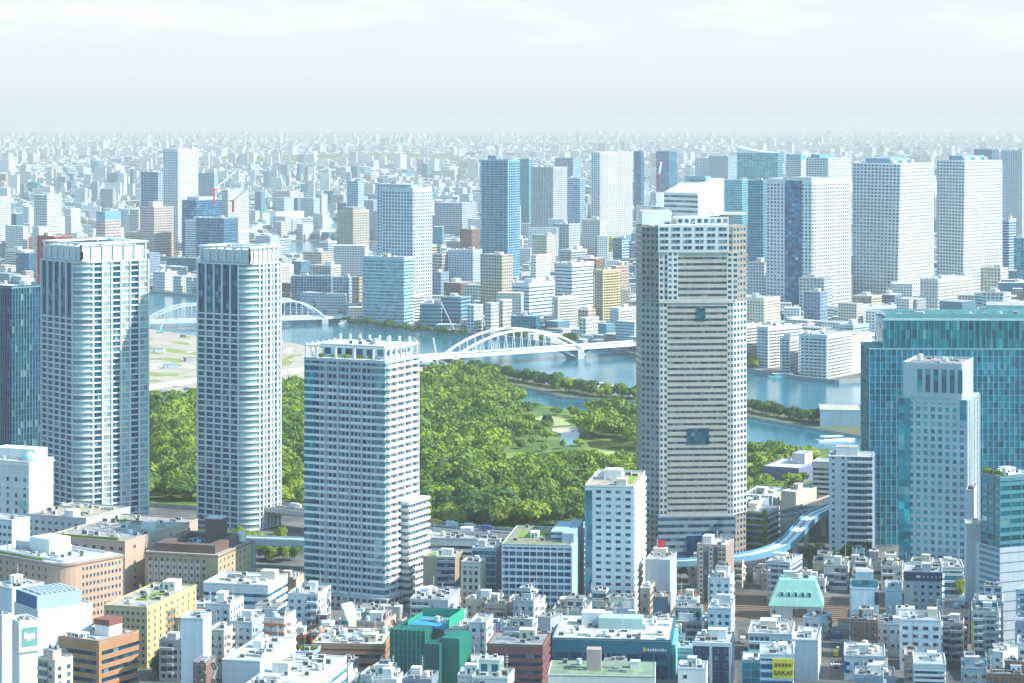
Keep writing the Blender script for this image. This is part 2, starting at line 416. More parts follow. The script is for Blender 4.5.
def clutter(root, a, b, z, n, r, ox=0, oy=0, tall=True, col=None):
    if n <= 0: return
    placed = []
    def spot(w, d):
        for _ in range(12):
            x = r.uniform(-a / 2 + w / 2 + .8, a / 2 - w / 2 - .8) if a > w + 2 else 0
            y = r.uniform(-b / 2 + d / 2 + .8, b / 2 - d / 2 - .8) if b > d + 2 else 0
            if all(abs(x - p[0]) > (w + p[2]) / 2 + .2 or abs(y - p[1]) > (d + p[3]) / 2 + .2 for p in placed):
                placed.append((x, y, w, d)); return ox + x, oy + y
        return None
    if tall and a > 9 and b > 9:
        w, d, h = r.uniform(3.5, min(8, a * .4)), r.uniform(3.5, min(8, b * .4)), r.uniform(2.8, 4.6)
        p = spot(w, d)
        if p: put('stair_house', ME_STAIR, root, (*p, z), r.choice([0, math.pi / 2, math.pi, -math.pi / 2]), col or r.choice([C['off'], C['white'], C['lgray'], C['cream']]), (w, d, h))
    for i in range(n):
        t = r.random()
        if t < .52:
            w, d, h = r.uniform(1.4, 3.4), r.uniform(1.0, 1.8), r.uniform(1.0, 2.1); p = spot(w, d)
            if p: put('air_conditioner', ME_AC, root, (*p, z), r.choice([0, 0, math.pi / 2]) if w < d * 1.2 else 0, r.choice([C['white'], C['off'], C['lgray'], C['gray']]), (w, d, h))
        elif t < .68:
            w = r.uniform(1.8, 2.8); p = spot(w, w)
            if p: put('water_tank', ME_TANK, root, (*p, z), 0, r.choice([C['off'], C['cream'], C['paleblue']]), (w, w, r.uniform(2, 3)))
        elif t < .9:
            w, d = r.uniform(3, min(9, max(3.2, a * .5))), r.uniform(1.2, 3); p = spot(w, d)
            if p: put('duct', ME_DUCT, root, (*p, z), 0, r.choice([C['lgray'], C['gray'], C['off']]), (w, d, r.uniform(1.5, 2.6)))
        elif tall:
            p = spot(.6, .6)
            if p: put('antenna', ME_ANT, root, (*p, z), r.uniform(0, 3), C['lgray'], (2.5, 2.5, r.uniform(4, 9)))

def dress(root, a, b, z1, r, col):
    """what clings to small city blocks: balcony stacks, wall units, drain pipes, set-back top storeys, outside stairs"""
    n = max(2, int(z1 / 3.2)); fh = z1 / n
    if r.random() < .5 and a > 8:
        w = a * r.uniform(.3, .55); x = r.choice([-1, 1]) * (a / 2 - w / 2 - .6); part('balcony_shade_panel', root, M_LOGGIA, tuple(c * .5 for c in col), (x, -b / 2 - .02, fh), (w, .3, z1 - fh * 1.1), (max(2, int(w / 2.2)), 1, n - 1))  # flat windowed panel, wall colour darkened to paint in the shade of a recess
        for i in range(1, n): part('balcony', root, M_WALL, tuple(min(.8, c * 1.05) for c in col), (x, -b / 2 - .6, i * fh), (w + .2, 1.3, 1.15))
    if r.random() < .55 and b > 8:
        w = b * r.uniform(.3, .6); y = r.uniform(-.15, .15) * b
        for i in range(1, n): part('balcony', root, M_WALL, col, (a / 2 + .55, y, i * fh), (1.2, w, 1.1))
    if r.random() < .6 and a > 9 and b > 9:
        w, d, h = a * r.uniform(.4, .7), b * r.uniform(.4, .7), r.uniform(2.8, 6.5); x, y = (a - w) / 2 * r.uniform(-.9, .9), (b - d) / 2 * r.uniform(-.2, .95)
        part('top_storey', root, r.choice([M_WALL, M_FACADE, M_RIBBON]), tuple(min(.8, c * r.uniform(.8, 1.1)) for c in col), (x, y, z1 + .3), (w, d, h), (max(2, int(w / 3)), max(2, int(d / 3)), max(1, int(h / 3)))); part('top_roof', root, M_ROOF, r.choice([C['lgray'], C['off'], C['gray']]), (x, y, z1 + .3 + h), (w + .3, d + .3, .3))
        for k in range(r.randint(2, 5)): put('air_conditioner', ME_AC, root, (x + w * r.uniform(-.35, .35), y + d * r.uniform(-.35, .35), z1 + .6 + h), 0, r.choice([C['white'], C['lgray'], C['gray']]), (1.6, 1.2, 1.4))
    for k in range(r.randint(2, 7)): put('wall_unit', ME_AC, root, (a * r.uniform(-.42, .42), -b / 2 - .35, fh * r.randint(1, n - 1) + .2), 0, r.choice([C['off'], C['lgray']]), (.9, .6, .8))
    for k in range(r.randint(1, 3)): part('drain_pipe', root, M_METAL, C['gray'], (a * r.uniform(-.48, .48), -b / 2 - .12, 0), (.2, .2, z1))
    if r.random() < .3:
        m = MB()
        for i in range(n):
            s = 1 if i % 2 else -1
            m.bar((a / 2 + .9, -s * 1.8, i * fh), (a / 2 + .9, s * 1.8, (i + 1) * fh), 1.1, .25); m.box(a / 2 + .1, a / 2 + 1.6, s * 1.8 - .6, s * 1.8 + .6, (i + 1) * fh - .1, (i + 1) * fh + .1)
        m.build('outside_stair', M_METAL, root, (0, b * .2 if b > 9 else 0, 0), 0, r.choice([C['lgray'], C['gray'], C['brown']]))
    if r.random() < .16: part('sign_panel', root, M_METAL, r.choice([(.55, .05, .05), (.04, .15, .45), (.65, .5, .03), (.7, .7, .7), (.03, .35, .2)]), (-a / 2 - .1 + .6, -b / 2 - .5, z1 * .35), (1.1, .8, z1 * .5))
    m = MB()
    for s in (-1, 1):
        m.bar((-a / 2 + .2, s * (b / 2 - .2), 1.3), (a / 2 - .2, s * (b / 2 - .2), 1.3), .12); m.bar((s * (a / 2 - .2), -b / 2 + .2, 1.3), (s * (a / 2 - .2), b / 2 - .2, 1.3), .12)
    m.build('railing', M_METAL, root, (0, 0, z1 + .3), 0, C['lgray'])
def windows(root, a, b, z0, z1, r, fh=3.3, bw=2.8, ww=1.8, wh=1.65, miss=.1, cap=64, col=None):
    n = max(1, int((z1 - z0 - 1) / fh)); na, nb = max(1, int((a - 1) / bw)), max(1, int((b - 1) / bw))
    if n * na > cap: bw2 = bw * n * na / cap; na = max(1, int((a - 1) / bw2)); ww = ww * min(2.2, bw2 / bw)
    if n * nb > 30: nb = max(1, 30 // n)
    blind = r.random() < .4
    for i in range(n):
        zz = z1 - 1.2 - (i + 1) * fh + (fh - wh) / 2
        if zz < z0 + .3: continue
        for k in range(na):
            if r.random() < miss: continue
            put('window', ME_WIN, root, (-a / 2 + a * (k + .5) / na, -b / 2, zz), 0, None, (ww, .24, wh))
        if not blind:
            for k in range(nb):
                if r.random() < miss: continue
                put('window', ME_WIN, root, (a / 2, -b / 2 + b * (k + .5) / nb, zz), math.pi / 2, None, (ww, .24, wh))

PRE = dict(
    G=dict(band=.45, pier=1.1), B=dict(band=.5, pier=0), C=dict(band=.1, pier=.22, ins=.2, pin=.06), A=dict(band=.36, pier=.35, ins=1.3, pin=.02),
    S=dict(band=.12, pier=.8, pin=.2))
def T(name, label, cat, xs, yt, yb=None, th=12, kind='G', col='white', Y=None, depth=None, gcol='dark', fh=None, bw=None, roof='lgray', nclut=None, par=1.0, pent=None, base=None, group=None, windows_kw=None, penth=None, capz=None, **kw):
    """a building: xs = pixel columns of its left edge, near corner and right edge; yt = row of its roof at the near corner; yb = row of its foot"""
    Yc = Y if Y else gY(yb)
    xl, xc, xr = xs
    X, a, b = solve(xl, xc, xr, Yc, th, depth)
    s, c = math.sin(R(th)), math.cos(R(th))
    cx, cy = X - c * a / 2 + s * b / 2, Yc + s * a / 2 + c * b / 2
    h = wz(yt, Yc)
    col = C.get(col, col); gc = GL.get(gcol, gcol)
    root = thing(name, label, cat, (cx, cy, 0), -R(th), group)
    r = random.Random(hash((round(cx), round(cy))) & 0xffff)
    FOOT.append((cx, cy, max(a, b) * .55, a, b, th)); BUILT.append((root, cx, cy, h, label)); RECTS.append((xs[0], xs[2], yt if 'yellow sign' not in label else 655, Yc))
    z1 = h - par
    if kind == 'W':
        part('wall', root, M_WALL, col, (0, 0, 0), (a, b, z1))
        windows(root, a, b, 1, z1, r, fh or 3.3, bw or 2.9, **(windows_kw or {}))
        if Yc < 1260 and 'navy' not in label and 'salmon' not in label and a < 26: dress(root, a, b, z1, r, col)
    elif kind == 'P':
        part('wall', root, M_WALL, col, (0, 0, 0), (a, b, z1))
    else:
        d = dict(PRE.get(kind, {})); d.update(kw)
        k2 = kind if kind != 'S' else 'G'
        fhh, bww = fh or 3.4, bw or (3.6 if kind != 'A' else 7.0)
        shaft(root, a, b, 0, z1, k2, fhh, bww, col=col, gcol=gc, **d)
    rc = C.get(roof, roof)
    part('roof', root, M_ROOF, rc, (0, 0, z1), (a + .1, b + .1, .35))
    if par > .4: ring(root, 'parapet', a + .16, b + .16, z1 + .3, par - .3, .35, M_WALL, col)
    if pent:
        for (fx, fy, fw, fd, ph, pc) in pent:
            pw = a * fw; pd = b * fd
            part('penthouse', root, M_WALL, C.get(pc, pc), (a * fx, b * fy, z1 + .3), (pw, pd, ph))
            part('penthouse_roof', root, M_ROOF, C['lgray'], (a * fx, b * fy, z1 + .3 + ph), (pw + .3, pd + .3, .3))
    if nclut is None: nclut = int(min(34, a * b / 26)) if Yc < 1500 else int(min(5, a * b / 250))
    clutter(root, a - 1, b - 1, z1 + .34, nclut, r, tall=(pent is None))
    root['_dims'] = (a, b, z1)
    return root
# ------------------------------------------------------------------ the setting
def Gp(pts, z=0.0): return [gp(x, y, z) for x, y in pts]
BIG = 42000
sheet('ground', [(-BIG * .5, 500), (BIG * .5, 500), (BIG * .5, BIG), (-BIG * .5, BIG)], 0, M_GROUND)
far_bank = [(-200, 282), (100, 290), (150, 293), (195, 297), (240, 305), (285, 318), (330, 320), (362, 323), (410, 330), (468, 335), (520, 341), (560, 348), (610, 351), (640, 358), (700, 366), (747, 372), (800, 380), (838, 384), (900, 380), (1300, 390)]
near_bank = [(1300, 470), (862, 452), (800, 447), (747, 441), (638, 424), (583, 412), (562, 408), (525, 402), (517, 393), (500, 386), (470, 371), (425, 365), (380, 358), (330, 350), (283, 341), (240, 338), (197, 336), (150, 329), (100, 327), (-200, 322)]
sheet('river_water', Gp(far_bank + near_bank), 0.1, M_WATER)
upstream = [(280, 244), (330, 239), (420, 246), (420, 253), (335, 255), (280, 258)]
sheet('upstream_water', Gp(upstream), 0.1, M_WATER)
# embankments along the far bank
def wall_line(name, pts, h, w, m, col, label, cat='wall'):
    b = MB()
    for p, q in zip(pts, pts[1:]): b.bar((*p, h / 2), (*q, h / 2), w, h)
    o = b.build(name, m, None, (0, 0, 0), 0, col); tag(o, label, cat); return o
wall_line('river_embankment', Gp(far_bank), 4.0, 3.0, M_WALL, (.30, .32, .33), 'long grey concrete river wall along the far bank of the river', 'embankment')
Z1 = 2.6
slab('building_site_ground', Gp([(-200, 322), (100, 327), (150, 329), (197, 336), (240, 338), (283, 341), (330, 350), (380, 358), (425, 365), (470, 371), (472, 375), (425, 379), (380, 384), (300, 390), (240, 394), (197, 399), (150, 400), (100, 402), (-200, 410)], Z1), 0, Z1, [M_CONCRETE, M_DIRT])
slab('garden_ground', Gp([(-200, 410), (100, 402), (150, 400), (197, 399), (240, 394), (300, 390), (380, 384), (425, 379), (472, 375), (500, 386), (517, 393), (525, 402), (562, 408), (583, 412), (638, 424), (747, 441), (800, 447), (862, 452), (1300, 470), (1300, 500), (862, 486), (760, 505), (640, 519), (585, 527), (420, 529), (300, 512), (197, 506), (150, 503), (-200, 500)], Z1), 0, Z1, [M_CONCRETE, M_GARDEN])
strip = [(462, 370), (520, 378.5), (560, 386), (600, 393), (640, 397), (700, 401), (747, 405), (790, 410), (865, 415), (865, 436), (820, 429), (747, 416), (690, 407), (640, 401.5), (600, 399), (562, 396.5), (540, 390), (500, 382), (470, 374.5)]
slab('breakwater_ground', Gp(strip, 2.2), 0, 2.2, [M_CONCRETE, M_SPIT])
def patch(name, pts, z, m): return sheet(name, Gp(pts, z), z, m)
# site: haul road, tracks, weeds
patch('haul_road_path', [(100, 388), (150, 385), (200, 377.5), (310, 367), (340, 364), (340, 367.5), (310, 371), (200, 382), (150, 390), (100, 393)], Z1 + .2, M_WHITEPAINT)
patch('weed_grass', [(120, 344), (150, 346), (196, 352), (196, 355), (150, 350), (120, 348)], Z1 + .05, M_WEEDS)
patch('weed_grass', [(120, 371), (150, 372), (180, 374), (176, 377), (150, 376), (120, 375)], Z1 + .05, M_WEEDS)
patch('weed_grass', [(280, 356), (288, 356), (294, 360), (290, 365), (280, 367), (278, 361)], Z1 + .05, M_WEEDS)
patch('weed_grass', [(165, 357), (182, 359), (180, 362), (163, 360)], Z1 + .05, M_WEEDS)
patch('weed_grass', [(172, 341), (190, 343), (188, 345), (172, 343)], Z1 + .05, M_WEEDS)
patch('dirt_track_path', [(120, 360), (197, 366), (197, 369), (120, 364)], Z1 + .05, M_PATH)
patch('quay_apron', [(424, 366.5), (470, 372), (468, 374), (424, 378)], Z1 + .05, M_PATH)
_r = random.Random(77)
for _k in range(26):   # ragged weeds and worn wheel ruts over the bare lot
    _cx, _cy = _r.choice([(_r.uniform(146, 200), _r.uniform(337, 383)), (_r.uniform(276, 306), _r.uniform(350, 367))])
    _w, _h = _r.uniform(2, 9), _r.uniform(.5, 1.6); _n = 11
    patch('weed_grass' if _k % 3 else 'worn_path', [(_cx + _w * math.cos(6.283 * i / _n) * _r.uniform(.5, 1.1), _cy + _h * math.sin(6.283 * i / _n) * _r.uniform(.5, 1.1)) for i in range(_n)], Z1 + .062 + .004 * _k, M_WEEDS if _k % 3 else M_PATH)
# garden: lawns, ponds, paths
CLEAR = []
def lawn(name, pts, m, z=Z1 + .05):
    patch(name, pts, z, m); CLEAR.append(Gp(pts, Z1))
lawn('pale_lawn', [(584, 449), (612, 451), (640, 456), (640, 466), (610, 463), (586, 459), (578, 454)], M_DRYLAWN)
lawn('pale_lawn', [(532, 419), (545, 415), (566, 419), (570, 425), (548, 426), (536, 424)], M_DRYLAWN)
lawn('green_lawn', [(490, 455), (520, 452), (560, 456), (560, 461), (520, 461), (492, 462)], M_LAWN)
lawn('green_lawn', [(600, 459), (640, 465), (640, 471), (604, 466)], M_LAWN, Z1 + .09)
lawn('pond_water', [(586, 442), (600, 440), (640, 443), (640, 453), (610, 450), (590, 447)], M_POND, Z1 + .09)
lawn('garden_pond_water', [(561, 433), (574, 429), (580, 433), (577, 443), (566, 446), (560, 441)], M_WATER)
lawn('gravel_path', [(552, 428), (578, 427), (582, 430), (560, 433), (552, 431)], M_PATH, Z1 + .12)
lawn('gravel_path', [(510, 420), (540, 424), (538, 427), (508, 423)], M_PATH, Z1 + .12)
lawn('gravel_path', [(480, 464), (540, 461), (560, 463), (560, 465), (530, 464), (480, 467)], M_PATH, Z1 + .12)
lawn('green_lawn', [(745, 462), (770, 459), (775, 465), (748, 468)], M_LAWN)
# rail corridor
railtop = [(200, 567), (690, 591), (840, 598), (1100, 611)]; railbot = [(1100, 640), (840, 623), (690, 617), (200, 589)]
patch('railway_ground', railtop + railbot, .04, M_BALLAST)
rb = MB(); ra = Gp(railtop); rz_ = Gp(railbot)[::-1]
for t in range(12):
    f = (t + .7) / 12.6
    pts = [(p[0] * (1 - f) + q[0] * f, p[1] * (1 - f) + q[1] * f) for p, q in zip(ra, rz_)]
    for p, q in zip(pts, pts[1:]):
        d = Vector((q[0] - p[0], q[1] - p[1], 0)).normalized(); nrm = Vector((-d.y, d.x, 0))
        for s in (-.75, .75):
            rb.bar(Vector((*p, .15)) + nrm * s, Vector((*q, .15)) + nrm * s, .28, .2)
tag(rb.build('railway_tracks', M_RAIL), kind='structure')
# streets
patch('street', [(828, 720), (850, 720), (848, 629), (831, 629)], .04, M_ASPHALT)
patch('street', [(737, 720), (750, 720), (746, 629), (738, 629)], .04, M_ASPHALT)
patch('street', [(950, 720), (968, 720), (962, 640), (948, 640)], .04, M_ASPHALT)
patch('street', [(-50, 560), (660, 578), (1060, 566), (1060, 572), (660, 584), (-50, 563)], .045, M_ASPHALT)
rm = MB()
for (xc, w) in ((839.5, 9),):
    for y in (640, 664):
        c = Vector((*gp(xc, y), .1))
        for k in range(-3, 4): rm.box(c.x + k * 1.2 - .3, c.x + k * 1.2 + .3, c.y - 1.6, c.y + 1.6, .05, .07)
tag(rm.build('road_markings', M_WHITEPAINT), kind='structure')

# ------------------------------------------------------------------ trees
def crown_mesh(name, seed, quads, size, m, rad=1.0, lumps=7, flat=.8):
    """many leaf clump faces over an uneven lumpy crown; unit radius, base near z = 0"""
    r = np.random.default_rng(seed)
    L = [(0, 0, .55, .62)]
    for i in range(lumps):
        a = r.uniform(0, 2 * math.pi); q = r.uniform(.35, .72)
        L.append((math.cos(a) * q, math.sin(a) * q, r.uniform(.3, .85), r.uniform(.28, .45)))
    L = np.array(L)
    k = r.choice(len(L), quads, p=L[:, 3] ** 2 / (L[:, 3] ** 2).sum())
    d = r.normal(size=(quads, 3)); d[:, 2] = np.abs(d[:, 2]) * .9 - .25; d /= np.linalg.norm(d, axis=1)[:, None]
    rr = L[k, 3] * r.uniform(.80, 1.05, quads)
    c = L[k, :3] + d * rr[:, None]; c[:, 2] *= flat * 1.15
    nrm = d + r.normal(size=(quads, 3)) * .33; nrm /= np.linalg.norm(nrm, axis=1)[:, None]
    t = np.cross(nrm, r.normal(size=(quads, 3))); t /= np.linalg.norm(t, axis=1)[:, None]
    u = np.cross(nrm, t); s = size * r.uniform(.6, 1.3, quads)[:, None]
    V = np.stack([c - t * s - u * s * .8, c + t * s - u * s * .6, c + t * s * .7 + u * s, c - t * s * .9 + u * s * .8], 1).reshape(-1, 3)
    return V
def quads_mesh(name, V, m):
    me = bpy.data.meshes.new(name); n = len(V) // 4
    me.vertices.add(len(V)); me.vertices.foreach_set('co', V.astype(np.float32).ravel())
    me.loops.add(len(V)); me.loops.foreach_set('vertex_index', np.arange(len(V), dtype=np.int32))
    me.polygons.add(n); me.polygons.foreach_set('loop_start', np.arange(0, len(V), 4, dtype=np.int32)); me.polygons.foreach_set('loop_total', np.full(n, 4, np.int32))
    me.materials.append(m); me.update(calc_edges=True); return me
CROWN_V = [crown_mesh('crown', 20 + i, 1100, .066, M_LEAF) for i in range(6)]
CROWNS = [quads_mesh('crown', v, M_LEAF) for v in CROWN_V]
CROWNS_DARK = [quads_mesh('dark_crown', v, M_LEAF_DARK) for v in CROWN_V[:3]]
LOW_V = [crown_mesh('low', 50 + i, 620, .085, M_LEAF) for i in range(5)]
def trunk_mesh(seed):
    r = random.Random(seed); b = MB()
    b.cyl(0, 0, .045, 0, .45, 7, 0, .03)
    for k in range(4):
        a = k * 1.6 + r.uniform(-.3, .3)
        b.bar((0, 0, .38), (math.cos(a) * .3, math.sin(a) * .3, .72), .028)
    return b.mesh('trunk', [M_BARK])
TRUNKS = [trunk_mesh(i) for i in range(3)]
NT = 0
def tree(x, y, rad, hgt, z, label, group, dark=False, name='broadleaf_tree', r=rnd):
    global NT; NT += 1
    t = thing(name, label, 'tree', (x, y, z), r.uniform(0, 6.28), group)
    cr = r.choice(CROWNS_DARK if dark or r.random() < .16 else CROWNS)
    put('crown', cr, t, (0, 0, hgt * .12), 0, None, (rad, rad * r.uniform(.85, 1.1), hgt * .88))
    put('trunk', r.choice(TRUNKS), t, (0, 0, 0), 0, None, (rad * .9, rad * .9, hgt))
    return t
def inpoly(x, y, P):
    c = False; j = len(P) - 1
    for i in range(len(P)):
        if (P[i][1] > y) != (P[j][1] > y) and x < (P[j][0] - P[i][0]) * (y - P[i][1]) / (P[j][1] - P[i][1]) + P[i][0]: c = not c
        j = i
    return c

# ------------------------------------------------------------------ bridges
def arch_bridge(label, deck0, deck1, f0, f1, rise, wide, zdeck, nh, col=(.8, .82, .83), single=False, thick=2.2, vpier=True):
    p, q = Vector((*gp(*deck0, zdeck), zdeck)), Vector((*gp(*deck1, zdeck), zdeck))
    d = (q - p).normalized(); nrm = Vector((-d.y, d.x, 0))
    root = thing('arch_bridge', label, 'bridge', ((p + q) / 2).to_tuple(), math.atan2(d.y, d.x))
    L = (q - p).length
    db = MB(); db.box(-L / 2, L / 2, -wide / 2, wide / 2, -2.2, 0, 0)
    db.build('deck', M_WALL, root, (0, 0, 0), 0, col)
    part('roadway', root, M_ASPHALT, None, (0, 0, .02), (L, wide * .72, .12))
    for s in (-1, 1): part('railing', root, M_METAL, col, (0, s * (wide / 2 - .2), 0), (L, .35, 1.6))
    x0, x1 = (f0 - .5) * L, (f1 - .5) * L; span = x1 - x0
    def pt(t, s):
        zz = rise * 4 * t * (1 - t); out = 1 + .25 * (zz / rise)
        return Vector((x0 + span * t, s * wide / 2 * out, zz))
    for s in (-1, 1):
        ab = MB(); N = 24
        for i in range(N): ab.bar(pt(i / N, s), pt((i + 1) / N + .004, s), thick * .8, thick)
        ab.build('arch', M_METAL, root, (0, 0, 0), 0, col)
        for i in range(1, nh):
            hb = MB(); e = pt(i / nh, s); hb.bar((e.x, s * wide / 2, 0), e, .55 if thick > 1.5 else .9)
            hb.build('hanger', M_METAL, root, (0, 0, 0), 0, col)
    for t in (.38, .5, .62):
        bb = MB(); bb.bar(pt(t, -1), pt(t, 1), 1.0); bb.build('cross_brace', M_METAL, root, (0, 0, 0), 0, col)
    for xx in (x0, x1):
        pb = MB(); pb.box(xx - 4, xx + 4, -wide / 2, wide / 2, -zdeck, -2.2); pb.build('pier', M_WALL, root, (0, 0, 0), 0, (.5, .52, .53))
        if vpier:
            for e in (-1, 1):
                vb = MB(); vb.bar((xx, 0, -zdeck + 1), (xx + e * 20, 0, -2.2), wide * .6, 2.4); vb.build('strut', M_METAL, root, (0, 0, 0), 0, col)
    return root
arch_bridge('long white steel arch bridge with hangers crossing the river in the centre', (400, 358.5), (668, 340.5), .175, .635, 22, 22, 12, 16)
arch_bridge('white truss arch bridge over the river between the two round cornered towers', (120, 322), (244, 319), .2, .98, 19, 22, 8, 14, thick=1.6, vpier=False)
arch_bridge('white truss arch bridge partly hidden behind the second round cornered tower', (250, 319), (345, 316), .02, .76, 21, 22, 8, 12, thick=1.6, vpier=False)

# ------------------------------------------------------------------ elevated lines
def viaduct(name, label, cat, pts, w, th, col, side, sidecol, pier_every, lanes=True, deckcol=(.45, .45, .44), piercol=(.6, .6, .6)):
    root = thing(name, label, cat, (pts[0][0], pts[0][1], 0)); o = Vector((pts[0][0], pts[0][1], 0))
    V = [Vector(p) - o for p in pts]
    nr = []
    for i in range(len(V)):
        a = V[max(0, i - 1)]; b = V[min(len(V) - 1, i + 1)]; d = (b - a); d.z = 0; d.normalize(); nr.append(Vector((-d.y, d.x, 0)))
    def sweep(nm, lo, hi, zb, zt, m, c):
        b = MB()
        for i in range(len(V) - 1):
            P = []
            for k in (i, i + 1):
                P.append([V[k] + nr[k] * lo + Vector((0, 0, zb)), V[k] + nr[k] * hi + Vector((0, 0, zb)), V[k] + nr[k] * hi + Vector((0, 0, zt)), V[k] + nr[k] * lo + Vector((0, 0, zt))])
            for k in range(4): b.face([P[0][k], P[1][k], P[1][(k + 1) % 4], P[0][(k + 1) % 4]][::-1])
        for k in (0, -1): 
            b.face([V[k] + nr[k] * lo + Vector((0, 0, zb)), V[k] + nr[k] * hi + Vector((0, 0, zb)), V[k] + nr[k] * hi + Vector((0, 0, zt)), V[k] + nr[k] * lo + Vector((0, 0, zt))])
        return b.build(nm, m, root, (0, 0, 0), 0, c)
    sweep('deck', -w / 2, w / 2, -th, 0, M_WALL, deckcol)
    for s in (-1, 1): sweep('parapet', s * w / 2 - .2, s * w / 2 + .2, -th * .8, side, M_METAL, sidecol)
    if lanes:
        for s in (-w * .25, w * .25): sweep('running_beam', s - 1.2, s + 1.2, 0, .6, M_METAL, (.70, .76, .78))
    else:
        sweep('roadway', -w / 2 + .4, w / 2 - .4, 0.02, .12, M_ASPHALT, None)
        sweep('median', -.3, .3, .12, .9, M_WALL, (.6, .6, .58))
    acc = 0
    for i in range(len(V) - 1):
        seg = (V[i + 1] - V[i]).length; acc += seg
        if acc >= pier_every:
            acc = 0; c = V[i + 1]
            pb = MB(); pb.box(c.x - 1.2, c.x + 1.2, c.y - 1.2, c.y + 1.2, 0, c.z - th - 1.4); pb.box(c.x - w * .45, c.x + w * .45, c.y - 1.1, c.y + 1.1, c.z - th - 1.4, c.z - th)
            pb.build('pier', M_WALL, root, (0, 0, 0), 0, piercol)
    return root
def smooth(P, n=6):
    out = []
    for i in range(len(P) - 1):
        p0, p1, p2, p3 = P[max(0, i - 1)], P[i], P[i + 1], P[min(len(P) - 1, i + 2)]
        for k in range(n):
            t = k / n
            out.append(tuple(.5 * (2 * b + (c - a) * t + (2 * a - 5 * b + 4 * c - d) * t * t + (3 * b - a - 3 * c + d) * t ** 3) for a, b, c, d in zip(p0, p1, p2, p3)))
    out.append(P[-1]); return out
mono = [(*gp(x, y, 15), 15) for x, y in ((600, 561), (640, 563), (690, 562), (735, 558), (760, 553.5), (783, 545), (797, 532), (811, 517), (830, 508), (850, 500))]
viaduct('monorail_viaduct', 'white and blue monorail viaduct curving right behind the brown striped tower', 'viaduct', smooth(mono), 8.5, 1.8, None, 1.5, (.14, .36, .50), 38)
mono2 = [(*gp(x, y, 15), 15) for x, y in ((150, 533), (230, 538), (305, 541), (360, 545))]
viaduct('monorail_viaduct', 'pale blue elevated monorail line between tan hotel and balcony tower', 'viaduct', smooth(mono2), 10, 2.6, None, 1.2, (.38, .58, .66), 45)
ex1 = [(*gp(x, y, 12), 12) for x, y in ((260, 505), (305, 510), (420, 524), (505, 533), (600, 541))]
viaduct('expressway_viaduct', 'grey elevated expressway along the front edge of the garden wood', 'viaduct', smooth(ex1), 20, 2.0, None, 1.1, (.55, .53, .5), 40, lanes=False)
ex2 = [(*gp(x, y, 12), 12) for x, y in ((735, 520), (776, 517), (812, 510), (850, 497))]
viaduct('expressway_viaduct', 'pinkish grey elevated expressway behind the curving blue monorail', 'viaduct', smooth(ex2), 24, 2.6, None, 1.2, (.55, .42, .36), 40, lanes=False)

# ------------------------------------------------------------------ landmark towers
def place(name, label, cat, xs, Y, th, depth=None):
    X, a, b = solve(*xs, Y, th, depth); s, c = math.sin(R(th)), math.cos(R(th))
    cx, cy = X - c * a / 2 + s * b / 2, Y + s * a / 2 + c * b / 2
    root = thing(name, label, cat, (cx, cy, 0), -R(th))
    FOOT.append((cx, cy, max(a, b) * .6, a, b, th)); BUILT.append((root, cx, cy, 0, label))
    return root, a, b
def rounded(a, b, rr, inset=0.0, n=7, cutfront=0.0):
    a2, b2 = a / 2 - inset, b / 2 - inset; P = [(-a2, -b2 + cutfront)]
    cx, cy = a2 - rr, -b2 + rr
    for i in range(n + 1):
        t = -math.pi / 2 + (math.pi / 2) * i / n
        y = cy + rr * math.sin(t)
        P.append((cx + rr * math.cos(t), max(y, -b2 + cutfront)))
    P += [(a2, b2), (-a2, b2)]
    return P
